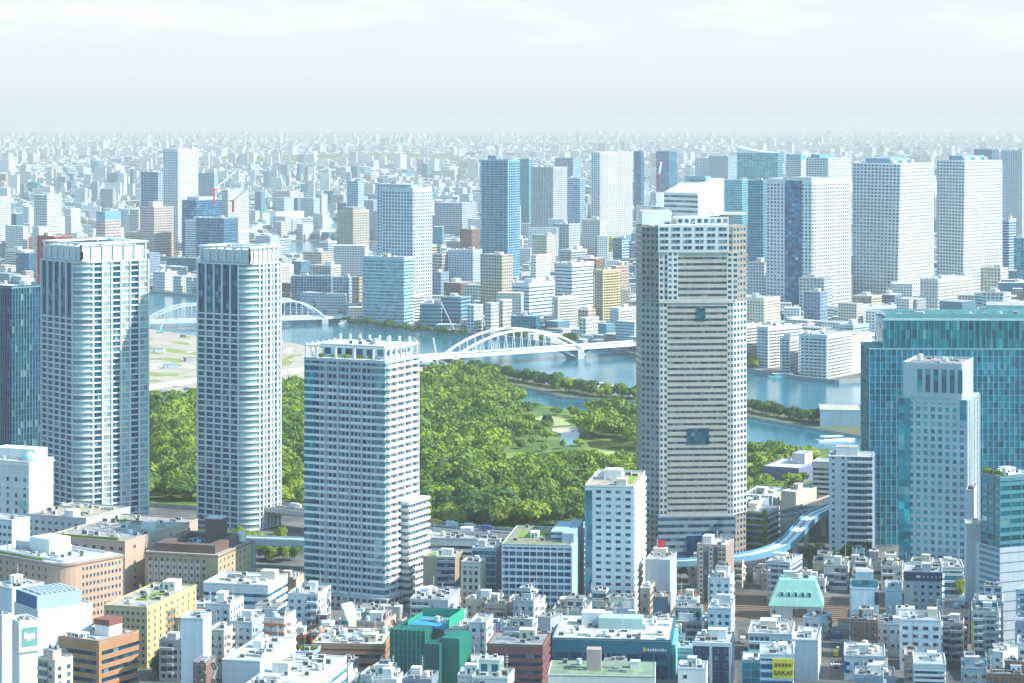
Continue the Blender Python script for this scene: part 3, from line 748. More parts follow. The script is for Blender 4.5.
def round_tower(label, xs, yroof, ycrown, Y, th, tallglass):
    root, a, b = place('apartment_tower', label, 'tower', xs, Y, th)
    z1 = wz(yroof, Y); zc = wz(ycrown, Y); n = 46; fh = z1 / n; rr = 9.0
    col = (.66, .68, .68)
    core = MB(); core.prism(rounded(a, b, rr, .7), 0, z1, 0, 3.0, n); core.build('glazing', M_GLASS, root, (0, 0, 0), 0, (.0, .12, .22))
    # pale glazed bays, alternating on the sunlit face; pale curved corner
    nb = 6; na = 5
    ya, yb = -b / 2 + rr, b / 2
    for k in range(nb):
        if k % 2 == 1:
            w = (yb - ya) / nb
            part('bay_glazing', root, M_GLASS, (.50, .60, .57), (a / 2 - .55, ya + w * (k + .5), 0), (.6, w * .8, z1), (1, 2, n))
    cb = MB(); P = [(a / 2 - rr, -b / 2 + .62)]
    for i in range(9):
        t = -math.pi / 2 + math.pi / 2 * i / 8; P.append((a / 2 - .62 - rr + .6 + (rr - .6) * math.cos(t), -b / 2 + rr + (rr - .38) * math.sin(t)))
    P.append((a / 2 - rr, -b / 2 + rr))
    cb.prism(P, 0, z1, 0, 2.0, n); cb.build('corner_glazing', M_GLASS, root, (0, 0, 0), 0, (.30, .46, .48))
    b1 = MB(); b1.prism(rounded(a, b, rr), 0, fh * .25); m1 = b1.mesh('floor_band', [M_WALL])
    b2 = MB(); b2.prism(rounded(a, b, rr, 0, 7, .75), 0, fh * .25); m2 = b2.mesh('floor_band', [M_WALL])
    for i in range(n + 1):
        put('floor_band', m2 if n - tallglass <= i < n else m1, root, (0, 0, min(i * fh, z1 - fh * .25)), 0, col)
    # corner balcony fronts
    cc = MB(); Q = []
    for i in range(9):
        t = -math.pi / 2 + math.pi / 2 * i / 8; Q.append((a / 2 - rr + (rr + .35) * math.cos(t), -b / 2 + rr + (rr + .35) * math.sin(t)))
    Q.append((a / 2 - rr, -b / 2 + rr)); cc.prism(Q, 0, fh * .30); mc = cc.mesh('corner_balcony', [M_WALL])
    for i in range(n): put('corner_balcony', mc, root, (0, 0, i * fh + .05), 0, (.70, .73, .72))
    for k in range(na + 1):
        x = -a / 2 + .5 + (a - rr - .5) * k / na
        part('pier', root, M_WALL, col, (x, -b / 2 + .15, 0), (.8, 1.3, z1))
    for k in range(nb + 1):
        y = ya + (yb - ya - .5) * k / nb
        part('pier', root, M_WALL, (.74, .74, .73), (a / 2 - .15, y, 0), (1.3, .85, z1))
    for k in range(7): part('pier', root, M_WALL, col, (-a / 2 + .1, -b / 2 + b * (k + .5) / 7, 0), (1.0, 1.0, z1))
    part('roof', root, M_ROOF, C['lgray'], (0, 0, z1), (a - 2, b - 2, .4))
    # crown: set-back plant storey behind posts with a ring beam
    part('penthouse', root, M_WALL, (.60, .65, .68), (0, 0, z1 + .4), (a - 4, b - 4, (zc - z1) * .75))
    ch = zc - z1
    for k in range(7):
        for (x, y) in ((-a / 2 + 1.5 + (a - 3) * k / 6, -b / 2 + 1.5), (a / 2 - 1.5, -b / 2 + 1.5 + (b - 3) * k / 6)):
            part('crown_post', root, M_WALL, C['white'], (x, y, z1), (.8, .8, ch))
            part('crown_screen', root, M_WALL, C['lgray'], (x * .96, y * .96, z1 + 1.5), (1.6, 1.6, ch * .4))
    ring(root, 'crown_beam', a - .6, b - .6, zc - 1.0, 1.0, 2.6, M_WALL, C['white'])
    clutter(root, a - 12, b - 12, z1 + .4 + (zc - z1) * .75, 8, random.Random(3), tall=False)
    return root
round_tower('tall white grid apartment tower with rounded corner, left of its twin and partly in shadow', (41, 80, 149), 262, 243, 1478, 50, 9)
round_tower('narrower white grid apartment tower with rounded corner, standing right of its twin', (197, 250, 281), 264, 247, 1476, 33, 8)

def balcony_tower():
    Y = 1237; root, a, b = place('apartment_tower', 'mid height tower of stacked white balconies with roof garden and white posts on top', 'tower', (304, 385, 419), Y, 26)
    z1 = wz(362, Y); n = 35; fh = z1 / n
    part('wall', root, M_LOGGIA, (.52, .56, .60), (0, 0, 0), (a - 2.4, b - 2.4, z1), (18, 12, n))
    for i in range(n + 1):
        top = i >= n - 3
        part('balcony', root, M_WALL, (.70, .72, .74) if not top else (.42, .50, .56), (0, 0, i * fh if i < n else z1 - fh * .3), (a, b, fh * .34))
        if i < n: part('side_balcony', root, M_WALL, C['white'], (a / 2 + .1, 0, i * fh), (1.6, b - 3, fh * .40))
    part('corner_glazing', root, M_CURTAIN, GL['teal'], (-a / 2 + 3.25, -b / 2 + 1.75, 0), (6.3, 3.3, z1 + .4), (4, 2, n))
    part('corner_glazing', root, M_CURTAIN, (.14, .30, .36), (a / 2 - 3.4, -b / 2 + 2.3, 0), (6.6, 4.3, z1 + .3), (4, 3, n))
    for k in range(1, 5):
        x = -a / 2 + 6.2 + (a - 13) * k / 5
        part('pier', root, M_WALL, (.40, .47, .52), (x, -b / 2 + .55, 0), (.9, 1.4, z1))
    for k in range(5): part('pier', root, M_WALL, C['white'], (a / 2 - .3, -b / 2 + 5 + (b - 6) * k / 4, 0), (1.8, .5, z1))
    part('roof', root, M_ROOF, C['white'], (0, 0, z1), (a - .4, b - .4, .4))
    # roof storey set back, glazed, with planted terrace in front
    z2 = wz(345, Y)
    part('penthouse', root, M_FACADE, C['paleblue'], (1, 3, z1 + .4), (a - 10, b - 11, z2 - z1 - 2.5), (6, 4, 1))
    part('penthouse_roof', root, M_ROOF, C['white'], (1, 3, z2 - 2.1), (a - 8.5, b - 9.5, .6))
    for k in range(5): put('roof_garden', r_bed(k), root, (-a / 2 + 9 + 7.4 * k, -b / 2 + 2.6, z1 + .3), 0, None, (2.8, 1.3, 2.2))
    ht = z2 - z1 + 1.2
    for k in range(8):
        part('roof_post', root, M_WALL, C['white'], (-a / 2 + 1 + 6.2 * k * .95, b / 2 - .8, z1), (.9, .9, ht))
    for k in range(7):
        part('roof_post', root, M_WALL, C['white'], (a / 2 - .8, -b / 2 + 1 + (b - 2) * k / 6, z1), (.85, .85, ht * .8))
        part('roof_post', root, M_WALL, C['white'], (-a / 2 + .8, -b / 2 + 1 + (b - 2) * k / 6, z1), (.85, .85, ht * .8))
    for k in range(4): part('roof_post', root, M_WALL, C['white'], (-a / 2 + 7 + (a - 12) * k / 3.2, -b / 2 + 1, z1), (1.0, 1.0, ht * .62))
    ring(root, 'roof_beam', a, b, z1 + ht * .62, .8, .8, M_WALL, C['white'])
    clutter(root, a - 14, b - 14, z2 - 1.4, 9, random.Random(5), 1, 3, tall=False)
    # lower wing on the right
    zw = wz(500, 1265)
    part('wing_wall', root, M_LOGGIA, (.42, .46, .49), (a / 2 + 2.4, 9, 0), (4, b - 15, zw), (4, 8, 15))
    for i in range(16): part('wing_balcony', root, M_WALL, C['white'], (a / 2 + 2.8, 9, i * zw / 15), (5.4, b - 13.5, zw / 15 * .42))
    part('podium', root, M_FACADE, (.5, .5, .5), (0, 0, 0), (a + 5, b + 5, 7), (14, 10, 2))
def r_bed(k): return CROWNS[k % 6]
balcony_tower()

def stone_tower():
    Y = 1395; Xl, Xr = wx(640.5, Y), wx(746.5, Y); W = Xr - Xl; D = 44
    root = thing('office_tower', 'tallest brown and grey stone tower in front with ribbon windows and stepped chamfered top', 'tower', ((Xl + Xr) / 2, Y + D / 2, 0), R(4))
    FOOT.append(((Xl + Xr) / 2, Y + D / 2, 38, W, D, 0)); BUILT.append((root, (Xl + Xr) / 2, Y + D / 2, 190, ''))
    z = lambda y: wz(y, Y)
    h = W / 2; c = 9
    OCT = [(-h, -D / 2 + c), (-h + c, -D / 2), (h - c, -D / 2), (h, -D / 2 + c), (h, D / 2 - c), (h - c, D / 2), (-h + c, D / 2), (-h, D / 2 - c)]
    brown = (.34, .28, .24); pale = (.60, .57, .53)
    zt = z(226); zs = z(302); n1 = round((zt) / 3.45)
    b = MB(); b.prism(OCT, 0, zt - .5, 0, 3.2, n1); b.build('wall', M_FACADE, root, (0, 0, 0), 0, brown)
    # lower shaft: pale skin with punched windows on both sides of the ribbons
    S2 = [(x * 1.012, y * 1.012) for x, y in OCT]; nl = round(zs / 3.45)
    yf = -D / 2
    x0, x1 = -h + 13.5, h - 12.5
    part('side_panel', root, M_FACADE, pale, ((-h + c + x0) / 2, yf - .2, z(515)), (x0 + h - c, 1.6, zs - z(515)), (2, 1, nl - 7))
    part('side_panel', root, M_FACADE, pale, ((h - c + x1) / 2, yf - .2, z(515)), (h - c - x1, 1.6, zs - z(515)), (2, 1, nl - 7))
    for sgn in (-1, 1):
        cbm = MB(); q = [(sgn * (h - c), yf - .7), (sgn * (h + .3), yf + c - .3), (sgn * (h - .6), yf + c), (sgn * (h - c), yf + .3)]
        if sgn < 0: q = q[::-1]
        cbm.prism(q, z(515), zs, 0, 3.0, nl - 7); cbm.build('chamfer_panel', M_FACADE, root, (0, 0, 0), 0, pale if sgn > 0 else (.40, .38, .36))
    fh = 3.45 * 1.02; zz = z(515)
    part('ribbon_glazing', root, M_GLASS, (.11, .18, .21), ((x0 + x1) / 2, yf + .1, z(515)), (x1 - x0, 1.0, z(253) - z(515)), (22, 1, 44))
    k = 0
    while zz < z(256):
        part('floor_band', root, M_WALL, (.50, .455, .40), ((x0 + x1) / 2, yf - .35, zz), (x1 - x0 + .3, 1.5, 2.0)); zz += 3.5 * 1.0; k += 1
    part('cornice', root, M_WALL, pale, (0, yf - .5, zs - .4), (W - 2 * c + .4, 2.0, 1.6))
    part('cornice', root, M_WALL, pale, ((x0 + x1) / 2, yf - .5, z(253)), (x1 - x0 + 1.5, 2.2, 1.4))
    # glazed openings in the ribbons
    part('glazed_opening', root, M_CURTAIN, (.02, .13, .20), (1, yf - .75, z(444)), (12.5, 1.2, z(428) - z(444)), (6, 1, 4))
    part('glazed_opening', root, M_CURTAIN, (.02, .15, .22), (2.5, yf - .75, z(321)), (5, 1.2, z(308) - z(321)), (2, 1, 4))
    # upper side panels and white top block
    part('upper_panel', root, M_FACADE, pale, (-h + 11.5, yf - .35, zs + 1), (5.8, 1.6, z(248) - zs - 1), (2, 1, 9))
    part('upper_panel', root, M_FACADE, (.62, .62, .61), (-h + 16.5, yf - .6, zs + 1), (6.0, 2.0, z(253) - zs), (2, 1, 9))
    part('upper_panel', root, M_FACADE, pale, (h - 9.5, yf - .35, zs + 1), (6.5, 1.6, z(252) - zs - 1), (2, 1, 9))
    xw0, xw1 = wx(655, Y) - (Xl + Xr) / 2, wx(726, Y) - (Xl + Xr) / 2
    part('top_block', root, M_WALL, (.66, .66, .65), ((xw0 + xw1) / 2, yf + 5, z(252)), (xw1 - xw0, 13.4, z(225) - z(252)))
    for r_ in range(4):
        for g in range(6):
            for q in (-1, 1):
                put('window', ME_WIN, root, (xw0 + (xw1 - xw0) * (g + .5) / 6 + q * 1.25, yf - 1.7, z(249) + r_ * 3.5), 0, None, (2.2, .3, 1.9))
    # base: darker glazed storeys
    part('base_glazing', root, M_RIBBON, (.30, .37, .43), (0, yf - .9, 0), (W - 2 * c + 2, 2.8, z(515)), (18, 1, 6))
    part('entrance_glazing', root, M_CURTAIN, GL['blue'], (0, yf - 1.8, 0), (11, 2.0, 12), (5, 1, 3))
    part('roof', root, M_ROOF, C['lgray'], (0, 0, zt - .5), (W - 10, D - 8, .5))
    part('penthouse', root, M_WALL, C['white'], (-h + 10, 4, zt), (17, 16, z(212) - zt), )
    part('penthouse', root, M_FACADE, C['off'], (6, 2, zt), (30, 18, 4.5), (8, 4, 1))
    part('helipad_leg', root, M_WALL, C['lgray'], (h - 9, 2, zt), (7, 8, z(216) - zt))
    part('helipad', root, M_WALL, C['white'], (h - 8, 2, z(216)), (19, 17, 1.0))
    clutter(root, 40, 26, zt + .1, 10, random.Random(8), 0, 0, tall=False)
    for k in range(2): put('antenna', ME_ANT, root, (-h + 8 + 3 * k, 2, z(212)), k, C['lgray'], (2, 2, 6))
stone_tower()

def glass_block():
    Y = 1430; X0, X1 = wx(871, Y), wx(1085, Y); W = X1 - X0; D = 46
    root = thing('office_building', 'wide teal glass office block at the right edge with a set back glass crown', 'office', ((X0 + X1) / 2, Y + D / 2, 0), -R(1.5))
    FOOT.append(((X0 + X1) / 2, Y + D / 2, 65, W, D, 0)); BUILT.append((root, (X0 + X1) / 2, Y + 20, 130, ''))
    zb = wz(350, Y); zt = wz(322, Y)
    part('glazing', root, M_CURTAIN, (.01, .31, .45), (0, 0, 0), (W, D, zb), (64, 24, 30))
    for i in range(30): part('transom', root, M_WALL, (.16, .42, .50), (0, 0, zb * i / 30), (W + .3, D + .3, .28))
    for k in range(41): part('mullion', root, M_WALL, (.26, .50, .57), (-W / 2 + W * k / 40, -D / 2 - .1, 0), (.30, .4, zb))
    for k in range(8): part('mullion', root, M_WALL, (.10, .30, .34), (-W / 2 - .1, -D / 2 + D * k / 8, 0), (.4, .3, zb))
    part('ledge', root, M_WALL, (.12, .30, .34), (0, 0, zb), (W + .6, D + .6, .5))
    part('crown_glazing', root, M_CURTAIN, (.0, .26, .34), (4, 1.2, zb + .5), (W - 9, D - 6, zt - zb), (60, 20, 3))
    for k in range(36): part('crown_mullion', root, M_WALL, (.10, .36, .40), (4 - (W - 9) / 2 + (W - 9) * k / 35, 1.2 - (D - 6) / 2 - .1, zb + .5), (.28, .35, zt - zb))
    part('crown_rim', root, M_WALL, (.40, .62, .64), (4, 1.2, zt + .4), (W - 8.6, D - 5.6, .7))
    part('roof', root, M_ROOF, (.40, .52, .54), (4, 1.2, zt + 1.1), (W - 10, D - 7, .3))
    ring(root, 'roof_screen', W - 12, D - 12, zt + 1.3, 2.8, .4, M_CURTAIN, (.20, .50, .52), 4, 1.2)
    clutter(root, W - 16, D - 16, zt + 1.4, 26, random.Random(4), 4, 1.2, tall=True)
    for (px, py, n) in ((886, 384, 3), (940, 359, 1), (1016, 362, 3), (1018, 381, 2), (1018, 389, 3), (880, 400, 2), (1017, 404, 3), (1016, 470, 3)):
        for k in range(n): part('dark_pane', root, M_WALL, (.01, .10, .17), (wx(px + 6 * k, Y) - (X0 + X1) / 2, -D / 2 - .16, wz(py + 4, Y)), (2.6, .2, 2.6))
glass_block()
def grid_tower():
    Y = 1325
    root = T('office_tower', 'blue grey office tower with square window grid standing before the teal glass block', 'tower', (899, 967, 979), 400, None, 20, 'G', (.40, .52, .58), Y=Y, gcol='aqua', fh=4.05, bw=4.1, band=.44, pier=1.7, nclut=0, par=.6, roof='lgray')
    a, b, z1 = root['_dims']
    zt = wz(367, Y)
    part('upper_storey', root, M_WALL, (.42, .52, .58), (-.5, 0, z1 + .3), (a - 5, b - 3, zt - z1))
    for k in range(6): part('tall_window', root, M_CURTAIN, GL['teal'], (-a * .28 + 4.4 * k + 3, -b / 2 + 1.35, z1 + 4), (2.4, .5, zt - z1 - 6), (1, 1, 4))
    part('corner_glazing', root, M_CURTAIN, GL['aqua'], (-a / 2 + 3.0, -b / 2 + 1.2, 0), (6.4, 3.2, z1 + .2), (2, 1, 24))
    part('corner_glazing', root, M_CURTAIN, GL['aqua'], (a / 2 - 2.0, -b / 2 + .9, z1 - 14), (3.2, 2.4, 14.2), (1, 1, 4))
    for k in range(8): part('fin', root, M_WALL, C['white'], (a / 2 + .35, -b / 2 + 1 + (b - 2) * k / 7, 0), (.7, 1.0, z1))
    ring(root, 'parapet', a - 4.8, b - 2.8, zt + .3, 1.3, .5, M_WALL, (.5, .58, .62), -.5, 0)
    part('roof', root, M_ROOF, (.45, .40, .38), (-.5, 0, zt + .25), (a - 5, b - 3, .25))
    clutter(root, a - 9, b - 8, zt + .5, 12, random.Random(6), -.5, 0, tall=False)
    put('water_tank', ME_TANK, root, (-a / 2 + 8, 0, zt + .5), 0, C['white'], (3, 3, 4))
grid_tower()

def folded_tower(label, xs, yt, Y, th, push):
    root, a, b = place('apartment_tower', label, 'tower', xs, Y, th); zt = wz(yt, Y)
    n = round(zt / 4.3); na, nb = max(6, round(a / 5)), max(6, round(b / 5))
    A = [(-a / 2, -b / 2), (a / 2, -b / 2), (a / 2, b / 2), (-a / 2, b / 2)]
    lo = [Vector((*p, 0)) for p in A]; hi = [Vector((*p, zt)) for p in A]
    hi[1] = Vector((a / 2 - push, -b / 2 + push, zt)); 
    m = MB()
    m.face([lo[0], lo[1], hi[0]], 0, [(0, 0), (na, 0), (0, n)]); m.face([lo[1], hi[1], hi[0]], 0, [(na, 0), (na, n), (0, n)])
    m.face([lo[1], lo[2], hi[2]], 0, [(0, 0), (nb, 0), (nb, n)]); m.face([lo[1], hi[2], hi[1]], 0, [(0, 0), (nb, n), (0, n)])
    m.face([lo[2], lo[3], hi[3], hi[2]], 0, [(0, 0), (na, 0), (na, n), (0, n)]); m.face([lo[3], lo[0], hi[0], hi[3]], 0, [(0, 0), (nb, 0), (nb, n), (0, n)])
    m.face(hi, 0)
    m.build('wall', M_FACADE, root, (0, 0, 0), 0, (.72, .74, .75))
    part('corner_pier', root, M_WALL, C['white'], (a / 2 - .6, b / 2 - .6, 0), (1.6, 1.6, zt))
    part('corner_pier', root, M_WALL, C['lgray'], (-a / 2 + .6, -b / 2 + .6, 0), (1.6, 1.6, zt))
    part('roof', root, M_ROOF, C['lgray'], (-max(push, 0) / 2, max(push, 0) / 2, zt), (a - 2 - max(push, 0) * 1.3, b - 2 - max(push, 0) * 1.3, .6))
    part('penthouse', root, M_WALL, (.25, .42, .5), (-a * .12, 0, zt + .6), (a * .55, b * .55, 6))
    for k in range(3): part('penthouse', root, M_WALL, C['white'], (a * .2, -b * .25 + b * .25 * k, zt + .6), (5, 5, 4))
folded_tower('white waterfront tower with folded facets, left one of the folded pair', (853, 897, 938), 164, 3090, 40, -13)
folded_tower('white waterfront tower with folded facets, right one of the folded pair', (937, 963, 1002), 161, 3200, 48, -13)
# ------------------------------------------------------------------ far left skyline
AT, OT, OB, AB = 'apartment_tower', 'office_tower', 'office_building', 'apartment_building'
T(AT, 'tallest white slab tower on the left skyline, blue shaded left side', 'tower', (163, 178, 198), 149, 262, 35, 'G', 'white', fh=4.4, bw=5, band=.45, pier=1.8, gcol='teal')
T(AT, 'plain grey blue tower directly left of the tallest white skyline slab', 'tower', (141, 158, 163), 172, 258, 28, 'F', 'bluegray', fh=3.6, bw=4)
T(AT, 'pinkish stepped tower in front of the tallest white skyline slab', 'tower', (140, 154, 174), 207, 266, 38, 'F', (.62, .50, .46), fh=3.5, bw=3.4, pent=[(-.1, 0, .35, .5, 9, (.60, .45, .42))])
T(OT, 'dark blue glass tower beside a rooftop crane, behind the left twin', 'tower', (182, 196, 222), 200, 268, 32, 'C', (.08, .22, .32), gcol='blue', fh=4, bw=4, band=.25, pent=[(0, 0, .8, .7, 5, 'lgray')])
T(OT, 'blue glass office box under construction with white edge and red crane', 'office', (196, 224, 238), 218, 276, 26, 'C', (.25, .42, .52), gcol='blue', fh=4.2, bw=3.5, band=.12)
T(AT, 'pale concrete apartment tower right of the red rooftop cranes', 'tower', (222, 228, 249), 190, 264, 40, 'F', 'off', fh=3.3, bw=3.6)
T(AT, 'grey slab far behind, right of the tallest white skyline slab', 'tower', (198, 214, 217), 173, 232, 15, 'F', (.36, .46, .52), fh=3.5, bw=4)
T(AT, 'blue and white apartment tower with grid side on the far left', 'tower', (34, 47, 62), 195, 268, 36, 'F', 'off', fh=3.4, bw=3.4)
T(AT, 'white ribbed tower cut by the left picture edge', 'tower', (-14, -6, 11), 197, 262, 36, 'G', 'white', fh=3.6, bw=3, band=.3, pier=1.0)
T(OT, 'small tower with pink checkered facade and blue glass top', 'tower', (96, 105, 121), 220, 270, 36, 'F', (.60, .46, .42), fh=4, bw=3.6, pent=[(0, 0, .99, .99, 14, (.14, .36, .46))])
T(OB, 'maroon block with red ribbed front behind the left twin tower', 'office', (37, 54, 73), 236, None, 30, 'S', (.30, .10, .14), Y=2700, gcol='navy', fh=3.8, bw=4.4, band=.2, pier=1.6, pcol=(.5, .12, .12))
T(OB, 'grey blue flat roofed block right of the maroon ribbed block', 'office', (72, 101, 119), 238, None, 22, 'R', 'bluegray', Y=2780, fh=4)
T(OB, 'tiny bright teal glass cube on the far left skyline', 'office', (28, 37, 40), 182, 198, 18, 'C', (.05, .45, .5), gcol='aqua', fh=4.5, bw=5)
T(AT, 'small slim blue and white tower far away at upper left', 'tower', (18, 22, 26), 151, 163, 40, 'F', 'white')
T(OB, 'small turquoise box tower in hazy distance at left', 'office', (91, 97, 100), 161, 175, 20, 'C', (.05, .35, .42), gcol='aqua', fh=5, bw=5)
T(OB, 'low blue glass office between grey blocks near left edge', 'office', (16, 29, 36), 253, 282, 18, 'C', 'steel', gcol='blue')
T(OB, 'dark blue riverside office block with flat roof behind the first arch bridge', 'office', (167, 196, 203), 258, 279, 14, 'R', (.05, .20, .30), fh=4)
T(AB, 'white low riverside block with blue left side beside the dark blue office', 'building', (153, 165, 177), 272, 292, 30, 'F', 'white')
T(AB, 'small white riverside block second along the quay', 'building', (173, 181, 188), 276, 294, 32, 'F', 'off')
T(AB, 'white riverside block with pale roof nearest the first round tower pair gap', 'building', (186, 192, 199), 277, 295, 30, 'F', 'white')
T(OB, 'dark teal glass slab with vertical ribs at the left picture edge', 'office', (-60, 12, 41), 286, None, 40, 'C', (.05, .16, .24), Y=1600, gcol=(.008, .09, .16), fh=4.2, bw=2.4, band=.05, pier=.5, pcol=(.07, .22, .32), roof='off', par=1.5)
# ------------------------------------------------------------------ middle of the far bank
T(AT, 'cream and grey tower with dark notched top near the water', 'tower', (337, 353, 369), 210, 292, 40, 'G', (.60, .53, .44), fh=3.5, bw=3.2, band=.45, pier=1.3, bcol=(.5, .44, .38), pent=[(0, 0, .8, .8, 4, 'gray')])
T(AT, 'hazy grey blue tower behind the cream notched tower', 'tower', (347, 358, 364), 181, 246, 28, 'F', (.42, .52, .60), fh=3.6, bw=4)
T(AT, 'tall pale tower with bright white right side beside the teal riverside office', 'tower', (382, 413, 432), 188, 319, 36, 'G', (.68, .71, .72), fh=4.2, bw=4.8, band=.42, pier=1.6, gcol='blue', pent=[(-.1, .1, .7, .6, 4, 'bluegray')])
T(AT, 'slim tower standing behind the tall pale bright sided tower', 'tower', (377, 392, 410), 184, 302, 36, 'F', 'paleblue', fh=3.4, bw=4)
T(OB, 'broad teal glass riverside office with white banded right end', 'office', (362, 404, 414), 257, 325, 24, 'B', (.50, .64, .68), gcol='pale', fh=4, band=.42)
T(AB, 'long blue grey apartment slab with white end wall behind the second arch bridge', 'building', (291, 331, 335), 276, 310, 10, 'G', (.34, .42, .52), fh=3.2, bw=4, band=.3, pier=.8)
T(AB, 'blue grey apartment slab right of the long one with pale end', 'building', (333, 349, 354), 277, 312, 14, 'F', (.38, .44, .54), fh=3.2, bw=3.5)
T(AB, 'pinkish low block squeezed left of the teal riverside office', 'building', (352, 359, 364), 277, 314, 30, 'F', 'pink')
T(AB, 'wide grey apartment complex in the distance left of the dark twin tower', 'building', (435, 462, 477), 203, 244, 25, 'F', (.46, .48, .52), fh=3.3, bw=4)
T(AT, 'blue white apartment tower left of the tall dark curved tower', 'tower', (448, 473, 482), 250, 303, 24, 'G', (.50, .60, .68), fh=3.2, bw=4, band=.45, pier=1.4, gcol='blue')
T(AB, 'small blue block with white right wall in front of the blue white tower', 'building', (432, 441, 449), 272, 304, 34, 'F', 'bluegray')
T(AB, 'pale pink banded block above the small blue block', 'building', (431, 442, 449), 254, 290, 34, 'R', (.66, .54, .50), Y=3300)
T(OB, 'teal shaded riverside office with bright end wall near the barge crane', 'office', (441, 461, 471), 297, 328, 26, 'R', (.20, .38, .46), fh=3.6)
T(OB, 'lower teal riverside office left of the bright ended one', 'office', (420, 441, 446), 304, 328, 14, 'R', (.18, .40, .46), fh=3.6)
T(AB, 'slim white wedge like riverside block right of the barge crane', 'building', (467, 474, 483), 305, 333, 34, 'F', 'white')
T(OB, 'stepped sloping grey building by the upstream water', 'building', (294, 302, 327), 218, 237, 40, 'R', 'lgray', fh=4)
T(OB, 'broad white hall like block left of the stepped sloping building', 'building', (270, 276, 304), 212, 236, 40, 'P', 'white')
T(OB, 'long white low riverside shed on the upstream bank', 'warehouse', (250, 256, 298), 240, 251, 40, 'R', 'off', fh=4)
T(AB, 'pair joined pinkish apartment slab in the far left middle distance', 'building', (273, 290, 300), 191, 214, 24, 'F', (.66, .56, .54))
# ------------------------------------------------------------------ centre towers
T(AT, 'tall dark blue banded tower in the centre left of the gap', 'tower', (480, 508, 520), 160, 298, 30, 'A', (.22, .46, .62), fh=3.5, bw=7, band=.34, pent=[(-.2, 0, .3, .4, 6, 'steel')], pcol=(.3, .5, .64))
T(AT, 'dark blue tower behind the tall banded tower in the centre', 'tower', (517, 529, 534), 159, 240, 22, 'F', (.14, .36, .46), fh=3.5, bw=4)
T(AT, 'dark tower with pinkish beige right face in the centre', 'tower', (531, 553, 567), 167, 262, 36, 'G', (.44, .48, .52), fh=3.4, bw=3.4, band=.35, pier=1.4, pcol=(.58, .54, .52), gcol='blue')
T(AT, 'low blue tower with cream right wall in front of the dark beige tower', 'tower', (553, 569, 580), 224, 268, 30, 'F', (.50, .52, .53), fh=3.5, bw=5)
T(AT, 'hazy tower with cream right edge above the pale blue one', 'tower', (555, 573, 581), 158, 222, 28, 'F', 'bluegray', fh=3.6, bw=4)
T(OT, 'pale blue glass tower behind the dark beige sided tower', 'tower', (567, 580, 585), 178, 246, 22, 'C', 'paleblue', gcol='pale', fh=4, bw=5, band=.25)
T(AT, 'broad bright white skyline slab with pale blue left end', 'tower', (591, 600, 635), 152, 243, 48, 'G', 'white', fh=4.2, bw=6, band=.40, pier=2.2, gcol='blue')
T(OT, 'thin dark teal tower touching the broad white skyline slab', 'tower', (634, 641, 644), 151, 232, 24, 'C', 'steel', gcol='blue', bw=5)
T(OT, 'dark teal square tower standing alone on the skyline right of centre', 'tower', (656, 669, 677), 151, 218, 30, 'C', (.05, .26, .34), gcol='blue', fh=4.2, bw=6, band=.2)
T(OT, 'pale bluish block behind the sloping white roofed office', 'office', (695, 709, 722), 158, 210, 30, 'F', 'paleblue')
T(OT, 'hazy square office block left of the curved roof glass block', 'office', (709, 728, 737), 156, 212, 26, 'F', 'bluegray')
T(OB, 'teal glass block with slanted roof behind the brown striped tower', 'office', (720, 742, 751), 180, 262, 22, 'C', (.2, .5, .56), gcol='aqua', fh=4, bw=4, band=.3)
T(OT, 'dark teal ribbed tower close behind the brown tower right side', 'tower', (748, 763, 768), 180, 300, 20, 'C', (.15, .40, .50), gcol='blue', fh=3.6, bw=3.5, band=.3, pier=.6)
T(AT, 'big tower with blue left side and white gridded right side beside the river', 'tower', (766, 812, 851), 179, 323, 40, 'G', (.70, .72, .73), fh=4.3, bw=5, band=.45, pier=1.9, gcol='navy', par=2.5, pent=[(0, 0, .6, .6, 3, 'bluegray')])
part('glass_bay', BUILT[-1][0], M_CURTAIN, GL['blue'], (BUILT[-1][0]['_dims'][0] * .1, -BUILT[-1][0]['_dims'][1] / 2 + .3, 0), (BUILT[-1][0]['_dims'][0] * .36, 1.4, BUILT[-1][0]['_dims'][2]), (5, 1, 50))
T(AT, 'white topped tower behind the big river tower', 'tower', (806, 828, 854), 158, 262, 34, 'F', (.62, .64, .66), fh=3.4, bw=4, pent=[(-.25, 0, .4, .7, 6, (.1, .35, .42))])
T(OT, 'teal capped block left of the white topped tower', 'office', (786, 801, 806), 160, 240, 20, 'F', 'lgray', pent=[(0, 0, .98, .98, 12, (.08, .38, .45))])
T(OT, 'teal topped slab behind the right folded tower', 'tower', (974, 992, 1002), 149, 215, 22, 'C', (.08, .34, .44), gcol='blue', fh=4, bw=5)
T(AT, 'grey hazy gridded tower at the right picture edge', 'tower', (1001, 1022, 1040), 150, 250, 34, 'G', (.50, .56, .60), fh=3.8, bw=4.5, band=.5, pier=1.7, gcol='pale')
T(OT, 'narrow dark blue banded tower with white side at right edge', 'tower', (1000, 1009, 1016), 219, 296, 38, 'B', (.55, .62, .66), gcol='blue', fh=3.8, band=.4)
T(OB, 'low teal glass block at right edge beside the narrow banded tower', 'office', (1014, 1030, 1044), 238, 300, 34, 'C', (.2, .5, .56), gcol='aqua', fh=4, bw=5)
T(OB, 'grid block with dark square windows in front of the folded pair', 'office', (920, 938, 973), 279, 332, 38, 'G', (.66, .64, .61), fh=3.7, bw=4.2, band=.45, pier=1.8, gcol='navy')
T(AB, 'long low white slab with strip windows behind the riverside blocks', 'building', (826, 838, 907), 307, 334, 66, 'B', 'white', fh=3.4, band=.55, depth=80)
